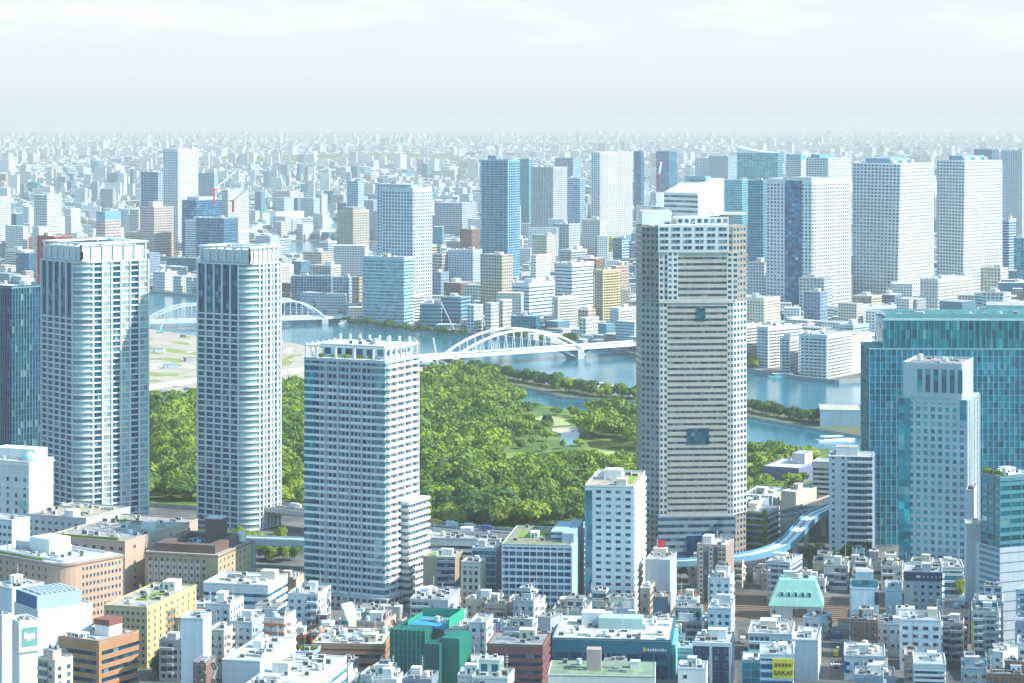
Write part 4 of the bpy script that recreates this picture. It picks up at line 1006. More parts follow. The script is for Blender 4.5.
T(AB, 'cream balcony block on the far bank right next to the brown tower', 'building', (735, 764, 780), 298, 346, 34, 'G', 'cream', fh=3.2, bw=3.6, band=.5, pier=1.2)
T(AB, 'white riverside block with curved blue shaded left front', 'building', (780, 790, 800), 338, 374, 26, 'A', 'white', fh=3.1, bw=5)
T(AB, 'large white riverside apartment block standing on the quay corner', 'building', (799, 827, 853), 335, 379, 34, 'A', 'white', fh=3.1, bw=5, band=.42)
T(AB, 'white apartment block with bright right face behind the curved front block', 'building', (757, 768, 802), 327, 368, 46, 'A', 'white', fh=3.1, bw=4.5, band=.42)
T(AB, 'white gridded quay block right beside the brown tower', 'building', (735, 742, 762), 325, 366, 40, 'A', 'off', fh=3.1, bw=4.5, band=.42)
T(OB, 'plain white block right of the quay corner apartments', 'building', (845, 852, 872), 337, 374, 40, 'P', 'white')
T(OB, 'pair of dark blue office blocks below the broad white slab', 'office', (613, 622, 631), 238, 266, 34, 'R', (.12, .30, .40), fh=4)
T(OB, 'blue block right of the dark blue pair', 'office', (629, 640, 650), 243, 270, 34, 'R', (.25, .40, .50), fh=4)
# white banded offices on the central far bank
T(OB, 'white office with dark window strips and blue left end above the bridge', 'office', (512, 529, 555), 283, 327, 38, 'B', 'white', fh=4.2, band=.58, gcol='blue', pent=[(.05, 0, .5, .5, 4, 'white')])
T(OB, 'taller white strip windowed office right of the similar lower one', 'office', (554, 572, 594), 263, 322, 36, 'B', 'white', fh=4.2, band=.58, gcol='blue')
T(AB, 'white balcony apartment with teal shaded left wall at the bridge end', 'building', (552, 558, 578), 297, 333, 44, 'A', 'off', fh=3.1, bw=4, band=.42)
T(AB, 'purple grey and yellow balcony tower right of the white strip offices', 'tower', (593, 603, 621), 270, 330, 42, 'A', (.66, .52, .30), fh=3.1, bw=5, band=.4)
T(AB, 'white and blue apartment block near the far bridge approach', 'building', (610, 619, 640), 308, 338, 40, 'A', 'white', fh=3.1, bw=4)
T(OB, 'low teal glass roofed building beside the bridge arch foot', 'building', (511, 536, 540), 316, 338, 12, 'C', (.10, .36, .40), gcol='teal')
T(AB, 'pinkish slab peeping behind the yellow balcony tower', 'building', (608, 616, 629), 266, 312, 40, 'F', 'pink')
T(AB, 'small white stepped block below the white banded office', 'building', (579, 586, 599), 318, 341, 34, 'F', 'off')
T(AB, 'white narrow tower like block left behind the white banded offices', 'building', (531, 536, 550), 255, 292, 40, 'F', 'white')
T(AB, 'cream low block left of the white banded office above the bridge', 'building', (497, 503, 512), 300, 334, 34, 'F', 'cream')
T(AB, 'white low block with strip windows left of the cream low block', 'building', (485, 491, 499), 303, 335, 34, 'F', 'off')
# sloping white roofed office and curved roof glass block
def wedge_office():
    root, a, b = place('office_building', 'white office with steeply sloping roof rising to the right, behind the brown tower', 'office', (664, 698, 724), 3750, 42)
    z0, z1 = wz(193, 3750), wz(179, 3750)
    m = MB(); A = [(-a / 2, -b / 2), (a / 2, -b / 2), (a / 2, b / 2), (-a / 2, b / 2)]; hz = [z0, z0, z1, z1]
    n = 20
    for i in range(4):
        j = (i + 1) % 4; m.face([(*A[i], 0), (*A[j], 0), (*A[j], hz[j]), (*A[i], hz[i])], 1 if i == 1 else 0, [(0, 0), (8, 0), (8, n * hz[j] / z1), (0, n * hz[i] / z1)])
    m.face([(*A[i], hz[i]) for i in range(3)], 1); m.face([(*A[0], hz[0]), (*A[2], hz[2]), (*A[3], hz[3])], 1)
    m.build('wall', [M_RIBBON, M_WALL], root, (0, 0, 0), 0, C['white'])
    part('penthouse', root, M_WALL, (.2, .42, .5), (-a * .15, b * .35, z1 - 3), (a * .6, b * .2, 6))
wedge_office()
def arc_office():
    root, a, b = place('office_building', 'wide teal glass block with curved white roof sweep on the right skyline', 'office', (737, 778, 788), 5200, 16, 60)
    z1 = wz(153, 5200)
    shaft(root, a, b, 0, z1, 'C', 5, 7, band=.2, pier=.5, col=(.25, .5, .56), gcol=GL['aqua'])
    m = MB(); N = 10
    for i in range(N):
        f = lambda t: 12 * (1 - t) ** 2 + 1
        x0, x1 = -a / 2 + a * i / N, -a / 2 + a * (i + 1) / N
        P = [(x0, z1), (x1, z1), (x1, z1 + f((i + 1) / N)), (x0, z1 + f(i / N))]
        m.face([(x, -b / 2, z) for x, z in P]); m.face([(x, b / 2, z) for x, z in reversed(P)]); m.face([(P[3][0], -b / 2, P[3][1]), (P[2][0], -b / 2, P[2][1]), (P[2][0], b / 2, P[2][1]), (P[3][0], b / 2, P[3][1])])
    m.face([(-a / 2, b / 2, z1), (-a / 2, -b / 2, z1), (-a / 2, -b / 2, z1 + 13), (-a / 2, b / 2, z1 + 13)])
    m.build('roof', M_WALL, root, (0, 0, 0), 0, C['white'])
arc_office()
# ------------------------------------------------------------------ near right
T(OB, 'curved teal glass roofed hall behind the teal block at right edge', 'office', (978, 1040, 1060), 312, None, 10, 'C', (.25, .52, .58), Y=1950, gcol='aqua', fh=4, bw=4, depth=50, pent=[(0, 0, .7, .8, 5, (.3, .55, .6))])
def stair_block():
    root = T(AB, 'pale blue white apartment tower with balcony bays left of the teal glass block', 'tower', (829, 873, 877), 457, None, 9, 'P', (.66, .74, .78), Y=1395, nclut=4, depth=24, pent=[(-.1, .1, .5, .45, 4.5, 'white')])
    a, b, z1 = root['_dims']; n = 15
    for i in range(n):
        for k in range(2): put('window', ME_WIN, root, (-a * .40 + a * .22 * k, -b / 2, 3 + i * z1 / n), 0, None, (1.5, .3, 1.6))
        part('balcony', root, M_WALL, C['white'], (a * .2, -b / 2 - .5, 1.0 + i * z1 / n), (a * .56, 1.6, 1.1))
        part('balcony_shade_panel', root, M_LOGGIA, (.10, .2, .28), (a * .2, -b / 2 - .05, 2.2 + i * z1 / n), (a * .56, .3, z1 / n - 1.3), (7, 1, 1))  # flat windowed panel, its dark blue paints recess shade between the balconies
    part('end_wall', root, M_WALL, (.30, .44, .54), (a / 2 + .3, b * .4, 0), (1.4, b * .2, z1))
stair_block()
T(AB, 'low banded white apartment block behind the pale balcony tower', 'building', (812, 830, 838), 462, 508, 20, 'B', 'off', fh=3.2, band=.5, depth=20)
T('warehouse_building', 'purple blue windowless warehouse with white roof by the garden', 'warehouse', (763, 799, 819), 468, 489, 25, 'P', (.17, .19, .34), roof='white', pent=[(.2, .2, .35, .4, 7, 'lgray')], nclut=2)
T('warehouse_building', 'long cream warehouse with broad pale roof above the expressway', 'warehouse', (781, 796, 829), 492, 513, 36, 'P', 'cream', roof='off', depth=70, nclut=3)
T('warehouse_building', 'low grey roofed market shed left of the cream warehouse', 'warehouse', (742, 772, 786), 496, 512, 20, 'P', 'lgray', roof='off', nclut=6, depth=40)
T('warehouse_building', 'small blue walled shed beside the brown tower foot', 'warehouse', (740, 760, 769), 503, 524, 18, 'P', (.25, .36, .48), roof='off', nclut=3)
T('warehouse_building', 'grey blue box warehouse on the far spit by the river', 'warehouse', (820, 862, 880), 410, 430, 6, 'P', (.42, .54, .62), roof='cream', nclut=0, depth=40)
def green_garage():
    root = T(OB, 'dark slatted parking building with planted balconies and tree clad corner', 'building', (738, 767, 780), 512, 552, 24, 'B', (.46, .46, .42), fh=3.6, band=.3, gcol='navy', nclut=2)
    a, b, z1 = root['_dims']
    for i in range(5): part('planter', root, M_LEAF, None, (0, -b / 2 - .2, 3 + i * z1 / 5), (a * .92, .8, 1.0))
    for i in range(7): put('climbing_plant', CROWNS[i % 6], root, (a / 2 - 1.0, -b / 2 - .5, 2 + i * z1 / 7), i, None, (2.2, 1.8, 3.4))
green_garage()
T(OB, 'slim grey windowless slab with stepped top right of the grid tower', 'tower', (966, 974, 985), 490, None, 14, 'P', (.50, .54, .57), Y=1240, nclut=3, depth=24)
T(OB, 'lower plain grey slab in front of the stepped slim slab', 'tower', (966, 982, 986), 524, None, 8, 'P', (.55, .57, .58), Y=1190, nclut=5, depth=14)
def ribbed_block():
    root = T(OB, 'glass topped office with dark ribbed left wall at the right edge', 'office', (981, 1000, 1060), 476, None, 66, 'C', (.05, .21, .27), Y=1160, gcol=(.0, .15, .21), fh=3.9, bw=6, band=.42, pier=.4, depth=60, nclut=14)
    a, b, z1 = root['_dims']
    zl = wz(548, 1160)
    part('cladding', root, M_WALL, (.42, .47, .52), (a / 2 - 9.6, 0, 0), (20, b + .6, zl))
    for k in range(10): part('cladding_joint', root, M_WALL, (.12, .18, .24), (a / 2 + .42, 0, zl * (k + .4) / 10), (.1, b + .5, .45))
    for k in range(16): part('rib', root, M_WALL, (.10, .22, .32), (-a * .02, -b / 2 - .45, zl * (k + .3) / 16), (a * .98, .8, 1.2))
    for k in range(7): put('roof_garden', CROWNS[k % 6], root, (-a * .4 + k * 2, -b / 2 + 2, z1 + .3), k, None, (2, 2, 2.4))
ribbed_block()
T(OB, 'blue grey office with dark sign band and small square windows', 'office', (904, 942, 950), 572, None, 10, 'W', (.48, .58, .64), Y=1215, fh=3.4, bw=3.2, nclut=9, depth=22, par=1.2)
T(OB, 'low teal and white banded block between sign band office and plain grey slab', 'office', (943, 964, 968), 567, None, 6, 'B', 'white', Y=1275, gcol='aqua', fh=4, band=.35, depth=22, nclut=6)
BUILT.append(BUILT.pop(-2))
def sign_band():
    root = BUILT[-1][0]; a, b, z1 = root['_dims']
    part('sign_band', root, M_WALL, (.02, .06, .13), (0, -b / 2 - .3, z1 - 3.4), (a + .6, .5, 4.2))
    part('emblem', root, M_WALL, C['white'], (-a * .12, -b / 2 - .6, z1 - 1.9), (2.0, .12, 1.1))
    for k in range(5): part('sign_letter', root, M_WALL, C['lgray'], (a * .02 + 2.0 * k, -b / 2 - .6, z1 - 1.9), (.8, .12, 1.0))
sign_band()
def white_plain():
    root = T(OB, 'plain white windowless slab with glass penthouse above the dark street', 'tower', (851, 879, 883), 588, None, 7, 'P', (.62, .70, .74), Y=1165, depth=22, nclut=0, pent=[(0, 0, .62, .6, 7, (.5, .62, .68))])
    a, b, z1 = root['_dims']
    for k in range(5): part('slot_window', root, M_WALL, (.15, .25, .32), (-a * .18, -b / 2 - .06, z1 * .33 + k * 1.7), (5, .2, .5))
    part('dark_window', root, M_CURTAIN, GL['navy'], (a * .42, -b / 2 - .1, z1 - 7), (2, .3, 6), (1, 1, 2))
    part('glass_screen', root, M_CURTAIN, GL['pale'], (0, -b / 2 + 1, z1 + .3), (a - 1, .3, 4), (8, 1, 2))
    for k in range(9): part('fin', root, M_WALL, (.5, .58, .62), (-a / 2 - .2, -b / 2 + 1.2 + k * 2.3, 4), (.5, .4, z1 - 5))
white_plain()
T(OB, 'white clinic like block with glass corner left of the railway gap', 'building', (900, 941, 947), 620, None, 8, 'W', (.70, .76, .79), Y=1105, nclut=6, depth=20, fh=3.6, bw=4.2, windows_kw=dict(ww=2.6))
T(OB, 'slim white side building left of the sign band office', 'building', (886, 902, 905), 590, None, 8, 'P', (.60, .68, .72), Y=1190, nclut=2, depth=26)
T(AB, 'pinkish narrow block in front of the white clinic like block', 'building', (904, 916, 922), 655, None, 10, 'W', 'pink', Y=1075, nclut=3, depth=16)
T(OB, 'white block with dark louvres at bottom right', 'building', (914, 946, 951), 664, None, 8, 'B', (.70, .74, .77), Y=1035, nclut=4, depth=22, fh=2.2, band=.45)
T(AB, 'white building with planted roof terrace at bottom right', 'building', (992, 1003, 1019), 652, None, 40, 'W', 'white', Y=1060, nclut=2, depth=16)
T(AB, 'teal and white house block with balconies right of the planted terrace', 'building', (1016, 1030, 1045), 590, None, 30, 'A', (.3, .55, .6), Y=1120, nclut=3)
T(AB, 'blue roofed low block beside the street at bottom right', 'building', (962, 988, 993), 668, None, 9, 'W', (.40, .52, .58), Y=1060, nclut=6, depth=18, roof=(.25, .42, .5))
T(AB, 'white cluttered roof block at the foot of the plain white slab', 'building', (844, 885, 890), 656, None, 8, 'W', (.68, .73, .76), Y=1085, nclut=14, depth=26)
# mint roofed building
def mint_house():
    Y = 1215; root, a, b = place('mansard_building', 'white building with mint green mansard roof and dormers', 'building', (770, 822, 828), Y, 8, 20)
    z1, z2 = wz(607, Y), wz(582, Y)
    part('wall', root, M_WALL, (.70, .68, .66), (0, 0, 0), (a, b, z1)); windows(root, a, b, 1, z1, random.Random(2), 3.4, 3.4, col=None)
    m = MB(); i1, i2 = -.8, 3.6
    A = [(-a / 2 + i1, -b / 2 + i1), (a / 2 - i1, -b / 2 + i1), (a / 2 - i1, b / 2 - i1), (-a / 2 + i1, b / 2 - i1)]
    B = [(-a / 2 + i2 + 1, -b / 2 + i2), (a / 2 - i2, -b / 2 + i2), (a / 2 - i2, b / 2 - i2), (-a / 2 + i2 + 1, b / 2 - i2)]
    for i in range(4):
        j = (i + 1) % 4; m.face([(*A[i], z1), (*A[j], z1), (*B[j], z2), (*B[i], z2)])
    m.face([(*p, z2) for p in B]); m.face([(*p, z1) for p in reversed(A)])
    rf = m.build('roof', M_METAL, root, (0, 0, 0), 0, C['mint'])
    for k in range(5):
        d = MB(); x = -a / 2 + 6 + (a - 12) * k / 4; zz = z1 + (z2 - z1) * .35; yy = -b / 2 + i1 + 1.5
        d.box(x - .7, x + .7, yy, yy + 3, zz, zz + 2.6, 0); d.box(x - .45, x + .45, yy - .05, yy, zz + .3, zz + 2.2, 1)
        d.build('dormer', [M_METAL, M_WGLASS], rf, (0, 0, 0), 0, C['mint'])
    part('central_window', root, M_CURTAIN, (.30, .22, .2), (2, -b / 2 - .1, z1 - 5.5), (7, .4, 4.2), (5, 1, 4))
    clutter(root, a - 10, b - 9, z2, 5, random.Random(2))
mint_house(); RECTS.append((765, 830, 592, 1215))
T(OB, 'low pale shed with long flat roof in front of the expressway', 'building', (424, 500, 506), 539, None, 8, 'B', 'off', Y=1385, depth=30, nclut=26, fh=4, band=.5, roof='lgray')
T(OB, 'low pale roofed block between balcony tower and round tower, beside the monorail', 'building', (262, 296, 302), 579, None, 10, 'W', 'beige', Y=1300, depth=20, nclut=8)
T(AB, 'grey lilac block with balconies directly left behind the mint roof', 'building', (767, 790, 800), 562, None, 22, 'A', (.50, .52, .58), Y=1250, fh=3.1, bw=5, nclut=6, depth=24)
T(AB, 'white gabled block right below the mint green roof', 'building', (803, 820, 832), 618, None, 28, 'W', 'white', Y=1170, nclut=5)
T(OB, 'white long roofed block below the mint roof with rounded bay', 'building', (748, 792, 800), 634, None, 9, 'W', (.68, .72, .76), Y=1125, nclut=12, depth=28)
T(OB, 'pale grey flat block right of the yellow sign', 'building', (795, 818, 827), 640, None, 10, 'P', (.62, .64, .67), Y=1085, nclut=4, depth=28)
T(OB, 'small white block with teal front wall left of the yellow sign', 'building', (742, 761, 764), 660, None, 8, 'C', (.3, .55, .62), Y=1060, gcol='aqua', nclut=2, depth=16, fh=3.6, bw=5, roof='white')
# yellow sign building
def sign_building():
    root = T(OB, 'white shop block carrying the big yellow sign on its front', 'building', (760, 794, 800), 654, None, 6, 'B', (.56, .66, .72), Y=1040, fh=3.6, band=.35, gcol='blue', depth=20, nclut=5)
    a, b, z1 = root['_dims']
    w, h = wx(793.5, 1040) - wx(772.5, 1040), wz(659, 1040) - wz(678, 1040)
    s = part('sign_board', root, M_WALL, (.72, .62, .03), (a / 2 - w / 2 - .2, -b / 2 - .35, wz(678, 1040)), (w, .4, h))
    def text(t, x, z, size, name, col=(.04, .02, .02), p=root, y=-b / 2 - .62, wmax=None, rz=0):
        cu = bpy.data.curves.new(name, 'FONT'); cu.body = t; cu.size = size; cu.align_x = 'CENTER'; cu.extrude = .05; cu.offset = .035 * size / 2.5
        o = bpy.data.objects.new(name, cu); COL.objects.link(o); o.parent = p; o.location = (x, y, z); o.rotation_euler = (math.pi / 2, 0, rz)
        o.color = (*col, 1); cu.materials.append(M_METAL)
        return o
    xs_, zs_ = a / 2 - w / 2 - .2, wz(678, 1040)
    o = text('SAKAI', xs_, zs_ + h * .16, 2.75, 'sign_lettering'); o.scale.x = 1.05
    dg = bpy.context.evaluated_depsgraph_get(); me = bpy.data.meshes.new_from_object(o.evaluated_get(dg)); loc, rot = o.location.copy(), o.rotation_euler.copy()
    bpy.data.objects.remove(o); o = put('sign_lettering', me, root, loc, 0, (.04, .02, .02), (1.05, 1, 1)); o.rotation_euler = rot
    for k in range(5):
        g = MB(); x = xs_ - 3.0 + 1.5 * k; zz = zs_ + h * .58
        rr = random.Random(k + 3)
        for q in range(3): g.box(x - .55, x + .55 - rr.random() * .3, -b / 2 - .62, -b / 2 - .55, zz + .62 * q, zz + .62 * q + .28)
        for q in (-.45, .25): g.box(x + q, x + q + .28, -b / 2 - .61, -b / 2 - .55, zz, zz + 1.5)
        g.build('sign_character', M_METAL, root, (0, 0, 0), 0, (.06, .04, .02))
    return text
TEXT = sign_building()
T(OB, 'navy tiled block with two columns of pale windows, bottom centre right', 'building', (693, 731, 738), 643, None, 9, 'W', (.03, .06, .14), Y=1070, fh=3.2, bw=3.6, nclut=16, depth=24, windows_kw=dict(ww=1.9, wh=1.7, miss=0), par=.8)
for k in range(2):
    rt = BUILT[-1][0]; a_, b_, z_ = rt['_dims']; part('white_frame', rt, M_WALL, C['white'], (a_ * (-.03 + .51 * k), -b_ / 2 - .15, 0), (1.2, .5, z_))
part('white_frame', rt, M_WALL, C['white'], (0, -b_ / 2 - .2, z_ - .9), (a_ + .4, .7, 1.8))
T(AB, 'pale grey stepped white block above the navy tiled block', 'building', (708, 731, 737), 608, None, 10, 'W', (.62, .67, .72), Y=1130, nclut=7, depth=22)
T(AB, 'brown and white striped apartment tower with beige side and white roof', 'tower', (697, 726, 734), 545, 605, 16, 'P', (.40, .30, .26), nclut=6, roof='white')
def strips():
    root = BUILT[-1][0]; a, b, z1 = root['_dims']
    for k, cc in enumerate(((.62, .56, .5), (.06, .10, .17), (.6, .55, .5), (.06, .10, .17))):
        part('facade_strip', root, M_FACADE if k % 2 == 0 else M_GLASS, cc, (-a * .36 + a * .17 * k, -b / 2 - .1, 1), (a * .12, .6, z1 - 1.5), (1, 1, 12))
    part('facade_strip', root, M_FACADE, (.48, .36, .26), (a * .36, -b / 2 - .15, 1), (a * .26, .5, z1 - 1.4), (2, 1, 12))
strips()
T(AB, 'white small tower with plants in front of the brown striped apartment tower', 'building', (708, 730, 738), 578, None, 12, 'W', (.66, .70, .73), Y=1195, nclut=5, depth=18)
T(AB, 'grey slab with red flag on its roof beside the white tower', 'building', (645, 670, 679), 560, None, 12, 'P', (.46, .50, .54), Y=1235, nclut=5, depth=24)
T(OB, 'dark blue short block with orange edged roof below the flag slab', 'building', (653, 668, 672), 597, None, 10, 'P', (.10, .20, .28), Y=1190, nclut=2, depth=12, roof='orange')
T(AB, 'thin beige balcony block between white tower and flag slab', 'building', (640, 650, 654), 588, None, 12, 'W', 'beige', Y=1205, nclut=2, depth=16)
T(AB, 'slim white tower with punched windows and sunlit louvred right side', 'tower', (585, 634, 645), 486, 617, 9, 'P', (.70, .74, .77), nclut=6, roof='beige', par=1.2)
def white_tower():
    root = BUILT[-1][0]; a, b, z1 = root['_dims']
    n = 18
    for i in range(n):
        zz = z1 - 2.8 - i * 3.55
        if zz < 1: break
        for k in range(4): put('window', ME_WIN, root, (-a * .22 + a * .2 * k, -b / 2, zz), 0, None, (2.7, .3, 1.55))
        part('louvre', root, M_WALL, C['white'], (a / 2 + .4, 0, zz - .4), (.9, b - 1, 1.7))
    part('side_glazing', root, M_CURTAIN, GL['pale'], (-a / 2 + 1.9, -b / 2 - .05, 0), (3.4, .4, z1 - 1.5), (1, 1, 18))
    part('penthouse', root, M_WALL, C['white'], (-a * .05, 2, z1 + .3), (9, 9, 5.2)); part('penthouse', root, M_WALL, C['off'], (-a * .3, 4, z1 + .3), (4, 6, 3))
    part('roof_lawn', root, M_LAWN, None, (a * .3, 0, z1 + .36), (5, b * .5, .2))
white_tower()
T(AB, 'blue balcony slab block with grass roof left of the slim white tower', 'building', (502, 571, 583), 545, 625, 8, 'G', (.62, .68, .72), fh=3.3, bw=3.6, band=.34, pier=.3, ins=1.2, gcol='blue', roof=(.32, .34, .20), nclut=5, par=.6)
def slab_extra():
    root = BUILT[-1][0]; a, b, z1 = root['_dims']
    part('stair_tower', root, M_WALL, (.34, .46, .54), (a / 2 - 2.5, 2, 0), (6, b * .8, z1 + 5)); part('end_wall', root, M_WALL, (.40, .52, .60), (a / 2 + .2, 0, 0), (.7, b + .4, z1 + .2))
    part('penthouse', root, M_RIBBON, (.40, .52, .58), (a * .28, 0, z1 + .3), (a * .22, b * .6, 5), (4, 4, 2)); part('roof_lawn', root, M_LAWN, None, (-a * .15, 2, z1 + .36), (a * .4, b * .35, .2))
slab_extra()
T(AB, 'narrow white balcony block squeezed between slab block and slim white tower', 'building', (572, 586, 592), 528, None, 14, 'A', 'off', Y=1300, fh=3.1, bw=6, depth=20, nclut=2)
T(OB, 'glass fronted narrow block left of the blue balcony slab', 'building', (472, 496, 503), 548, 612, 12, 'C', (.45, .56, .62), gcol='pale', fh=3.6, bw=3.2, band=.2, nclut=5)
T(OB, 'beige grid fronted block with square dark windows', 'building', (461, 480, 486), 562, 622, 14, 'G', (.60, .54, .44), fh=3.4, bw=3.2, band=.42, pier=1.3, gcol='navy', nclut=5)
T(OB, 'tan wall block with dark middle bay left of the beige grid block', 'building', (423, 455, 462), 557, 615, 10, 'P', (.42, .33, .24), nclut=5, depth=20)
def tanmid():
    root = BUILT[-1][0]; a, b, z1 = root['_dims']
    for i in range(8): part('balcony', root, M_WALL, (.30, .32, .36), (a * .22, -b / 2 - .3, 2 + i * z1 / 8.2), (a * .52, 1.2, 1.3))
    part('recess', root, M_GLASS, GL['navy'], (a * .22, -b / 2 - .05, 1), (a * .54, .3, z1 - 1.2), (5, 1, 9)); part('roof_lawn', root, M_LAWN, None, (-a * .2, 0, z1 + .36), (a * .4, b * .4, .2))
tanmid()
# ------------------------------------------------------------------ near left
T('stone_building', 'white stone hall with small green dome at the left edge', 'building', (-30, 29, 39), 462, None, 24, 'P', (.70, .69, .66), Y=1400, depth=24, nclut=2)
def hall():
    root = BUILT[-1][0]; a, b, z1 = root['_dims']
    m = MB(); 
    for i in range(6):
        t0, t1 = math.pi / 2 * i / 6, math.pi / 2 * (i + 1) / 6; m.cyl(0, 0, 5 * math.cos(t0), 5 * math.sin(t0), 5 * math.sin(t1), 16, 0, max(.1, 5 * math.cos(t1)))
    m.build('dome', M_METAL, root, (a * .32, 0, z1 + .5), 0, (.42, .66, .58))
    part('upper_block', root, M_WALL, C['white'], (a * .05, 6, z1 + .3), (a * .7, 12, 6)); part('cornice', root, M_WALL, C['white'], (0, 0, z1 - 1.5), (a + 1.2, b + 1.2, 1.2)); part('cornice', root, M_WALL, C['white'], (0, 0, z1 - 14), (a + .8, b + .8, .9))
    windows(root, a, b, 1, z1 - 6, random.Random(4), 4.5, 4.5, 1.6, 2.4, .15)
    part('green_emblem', root, M_METAL, (.28, .58, .50), (a * .38, -b / 2 - .1, z1 - 26), (4, .3, 5))
hall()
T(OB, 'white lower annex with arched front in front of the stone hall', 'building', (-30, 12, 30), 520, None, 32, 'W', 'white', Y=1310, nclut=5, fh=4)
T(OB, 'long grey stone building with roof plants before the first round tower', 'building', (27, 86, 114), 518, None, 24, 'W', (.48, .50, .52), Y=1340, fh=3.8, bw=3.6, nclut=22, depth=44, roof='beige')
T(OB, 'pinkish terminal building with broad cluttered roof behind the tan hotel', 'building', (46, 125, 151), 541, None, 22, 'W', (.56, .42, .34), Y=1245, fh=4, bw=4, nclut=40, depth=75, roof=(.46, .43, .40))
def roof_edge():
    root = BUILT[-1][0]; a, b, z1 = root['_dims']
    part('hedge', root, M_LEAF, None, (-2, -b / 2 + 2, z1 + .3), (a * .85, 1.6, 1.6)); part('hedge', root, M_LEAF, None, (-2, b * .2, z1 + .3), (a * .6, 1.6, 1.5))
roof_edge()
def curved_office():
    root, a, b = place('office_building', 'salmon stone office with rounded corner and white plant roof at lower left', 'office', (-20, 62, 123), 1165, 40)
    z1 = wz(567, 1165); P = rounded(a, b, 11)
    m = MB(); m.prism(P, 0, z1, 0); m.build('wall', M_WALL, root, (0, 0, 0), 0, (.58, .38, .28))
    n = 8
    for i in range(n):
        zz = z1 - 3.6 - i * 3.7
        for k in range(11): put('window', ME_WIN, root, (-a / 2 + 2 + (a - 14) * k / 10, -b / 2, zz), 0, None, (1.1, .3, 1.8))
        for k in range(11): put('window', ME_WIN, root, (a / 2, -b / 2 + 13 + (b - 15) * k / 10, zz), math.pi / 2, None, (1.1, .3, 1.8))
    e = MB(); e.prism([(x * 1.02, y * 1.02) for x, y in P], 0, 1.0); e.build('cornice', M_WALL, root, (0, 0, z1 - .2), 0, (.42, .30, .26))
    e = MB(); e.prism([(x * .985, y * .985) for x, y in P], 0, .3); e.build('roof', M_ROOF, root, (0, 0, z1 + .8), 0, (.60, .64, .68))
    part('penthouse', root, M_WALL, C['white'], (-a * .05, b * .05, z1 + 1.1), (15, 13, 7)); part('penthouse', root, M_WALL, C['lgray'], (-a * .25, 0, z1 + 1.1), (12, 9, 4))
    part('planter', root, M_LEAF, None, (-a * .1, -b / 2 + 1.4, z1 + 1.0), (a * .7, 1.0, .9))
    ring(root, 'parapet', a - 8, b - 8, z1 + 1.1, 1.0, .4, M_WALL, C['white'])
    clutter(root, a - 10, b - 10, z1 + 1.1, 34, random.Random(9), tall=False)
curved_office()
def tan_hotel():
    root = T('hotel_building', 'tan hotel with dark brown roof storey and square tower on top', 'hotel', (145, 218, 250), 555, None, 16, 'P', (.50, .39, .24), Y=1230, depth=48, nclut=0, roof='lgray', par=.8)
    a, b, z1 = root['_dims']
    n = 7
    for k in range(10):
        x = -a / 2 + 3 + (a - 9) * k / 9.5
        if k < 9: part('window_bay', root, M_WALL, (.62, .55, .46), (x, -b / 2 - .1, 4), (2.4, .4, z1 - 8))
        for i in range(n): put('window', ME_WIN, root, (x, -b / 2 - .2, 3.6 + i * 3.7), 0, None, (1.3, .3, 1.6))
    for k in range(9):
        for i in range(n): put('window', ME_WIN, root, (a / 2, -b / 2 + 3 + (b - 6) * k / 8, 3.6 + i * 3.7), math.pi / 2, None, (1.3, .3, 1.6))
    part('eaves', root, M_WALL, (.24, .17, .13), (0, 0, z1 - .4), (a + .8, b + .8, .5))
    ring(root, 'roof_storey', a - 7, b - 9, z1 + .3, 4.2, 5, M_WALL, (.16, .10, .085))
    part('roof_tower', root, M_WALL, (.10, .07, .07), (a * .16, b * .12, z1 + .3), (8.5, 9, 14)); part('roof_tower_cap', root, M_ROOF, C['off'], (a * .16, b * .12, z1 + 14.3), (9, 9.5, .5))
    clutter(root, a - 16, b - 18, z1 + .4, 14, random.Random(12), tall=False)
    put('water_tank', ME_TANK, root, (a * .42, b * .3, z1 + .4), 0, C['off'], (5, 5, 6))
    part('end_wall', root, M_WALL, (.30, .34, .38), (a / 2 + .3, b * .47, 0), (.8, b * .1, z1 - 1))
tan_hotel()
def yellow_block():
    root = T(OB, 'yellow L shaped office with roof garden and deep recess', 'office', (104, 147, 199), 607, None, 16, 'P', (.60, .50, .26), Y=1110, depth=56, nclut=16, roof=(.52, .48, .42), par=1.0)
    a, b, z1 = root['_dims']
    for i in range(8):
        for k in range(8): put('window', ME_WIN, root, (-a / 2 + 1.8 + (a - 3.6) * k / 7, -b / 2, 2 + i * 3.15), 0, None, (1.3, .3, 1.5))
        for k in range(9): put('window', ME_WIN, root, (a / 2, -b / 2 + 2 + (b - 5) * k / 8, 2 + i * 3.15), math.pi / 2, None, (1.2, .3, 1.5))
    part('recess', root, M_FACADE, (.36, .24, .15), (a / 2 + .05, -b * .02, 8), (.3, 9, z1 - 13), (3, 3, 4))
    for (x, y) in ((-2, 4), (3, 6), (0, -8), (4, -4)): part('roof_lawn', root, M_LAWN, None, (x, y, z1 + .36), (5, 7, .5))
    part('wing', root, M_WALL, (.58, .48, .25), (a / 2 + 5, b * .25, 0), (10, b * .4, z1 * .62)); part('wing_roof', root, M_ROOF, C['beige'], (a / 2 + 5, b * .25, z1 * .62), (10.4, b * .4 + .4, .4))
yellow_block()
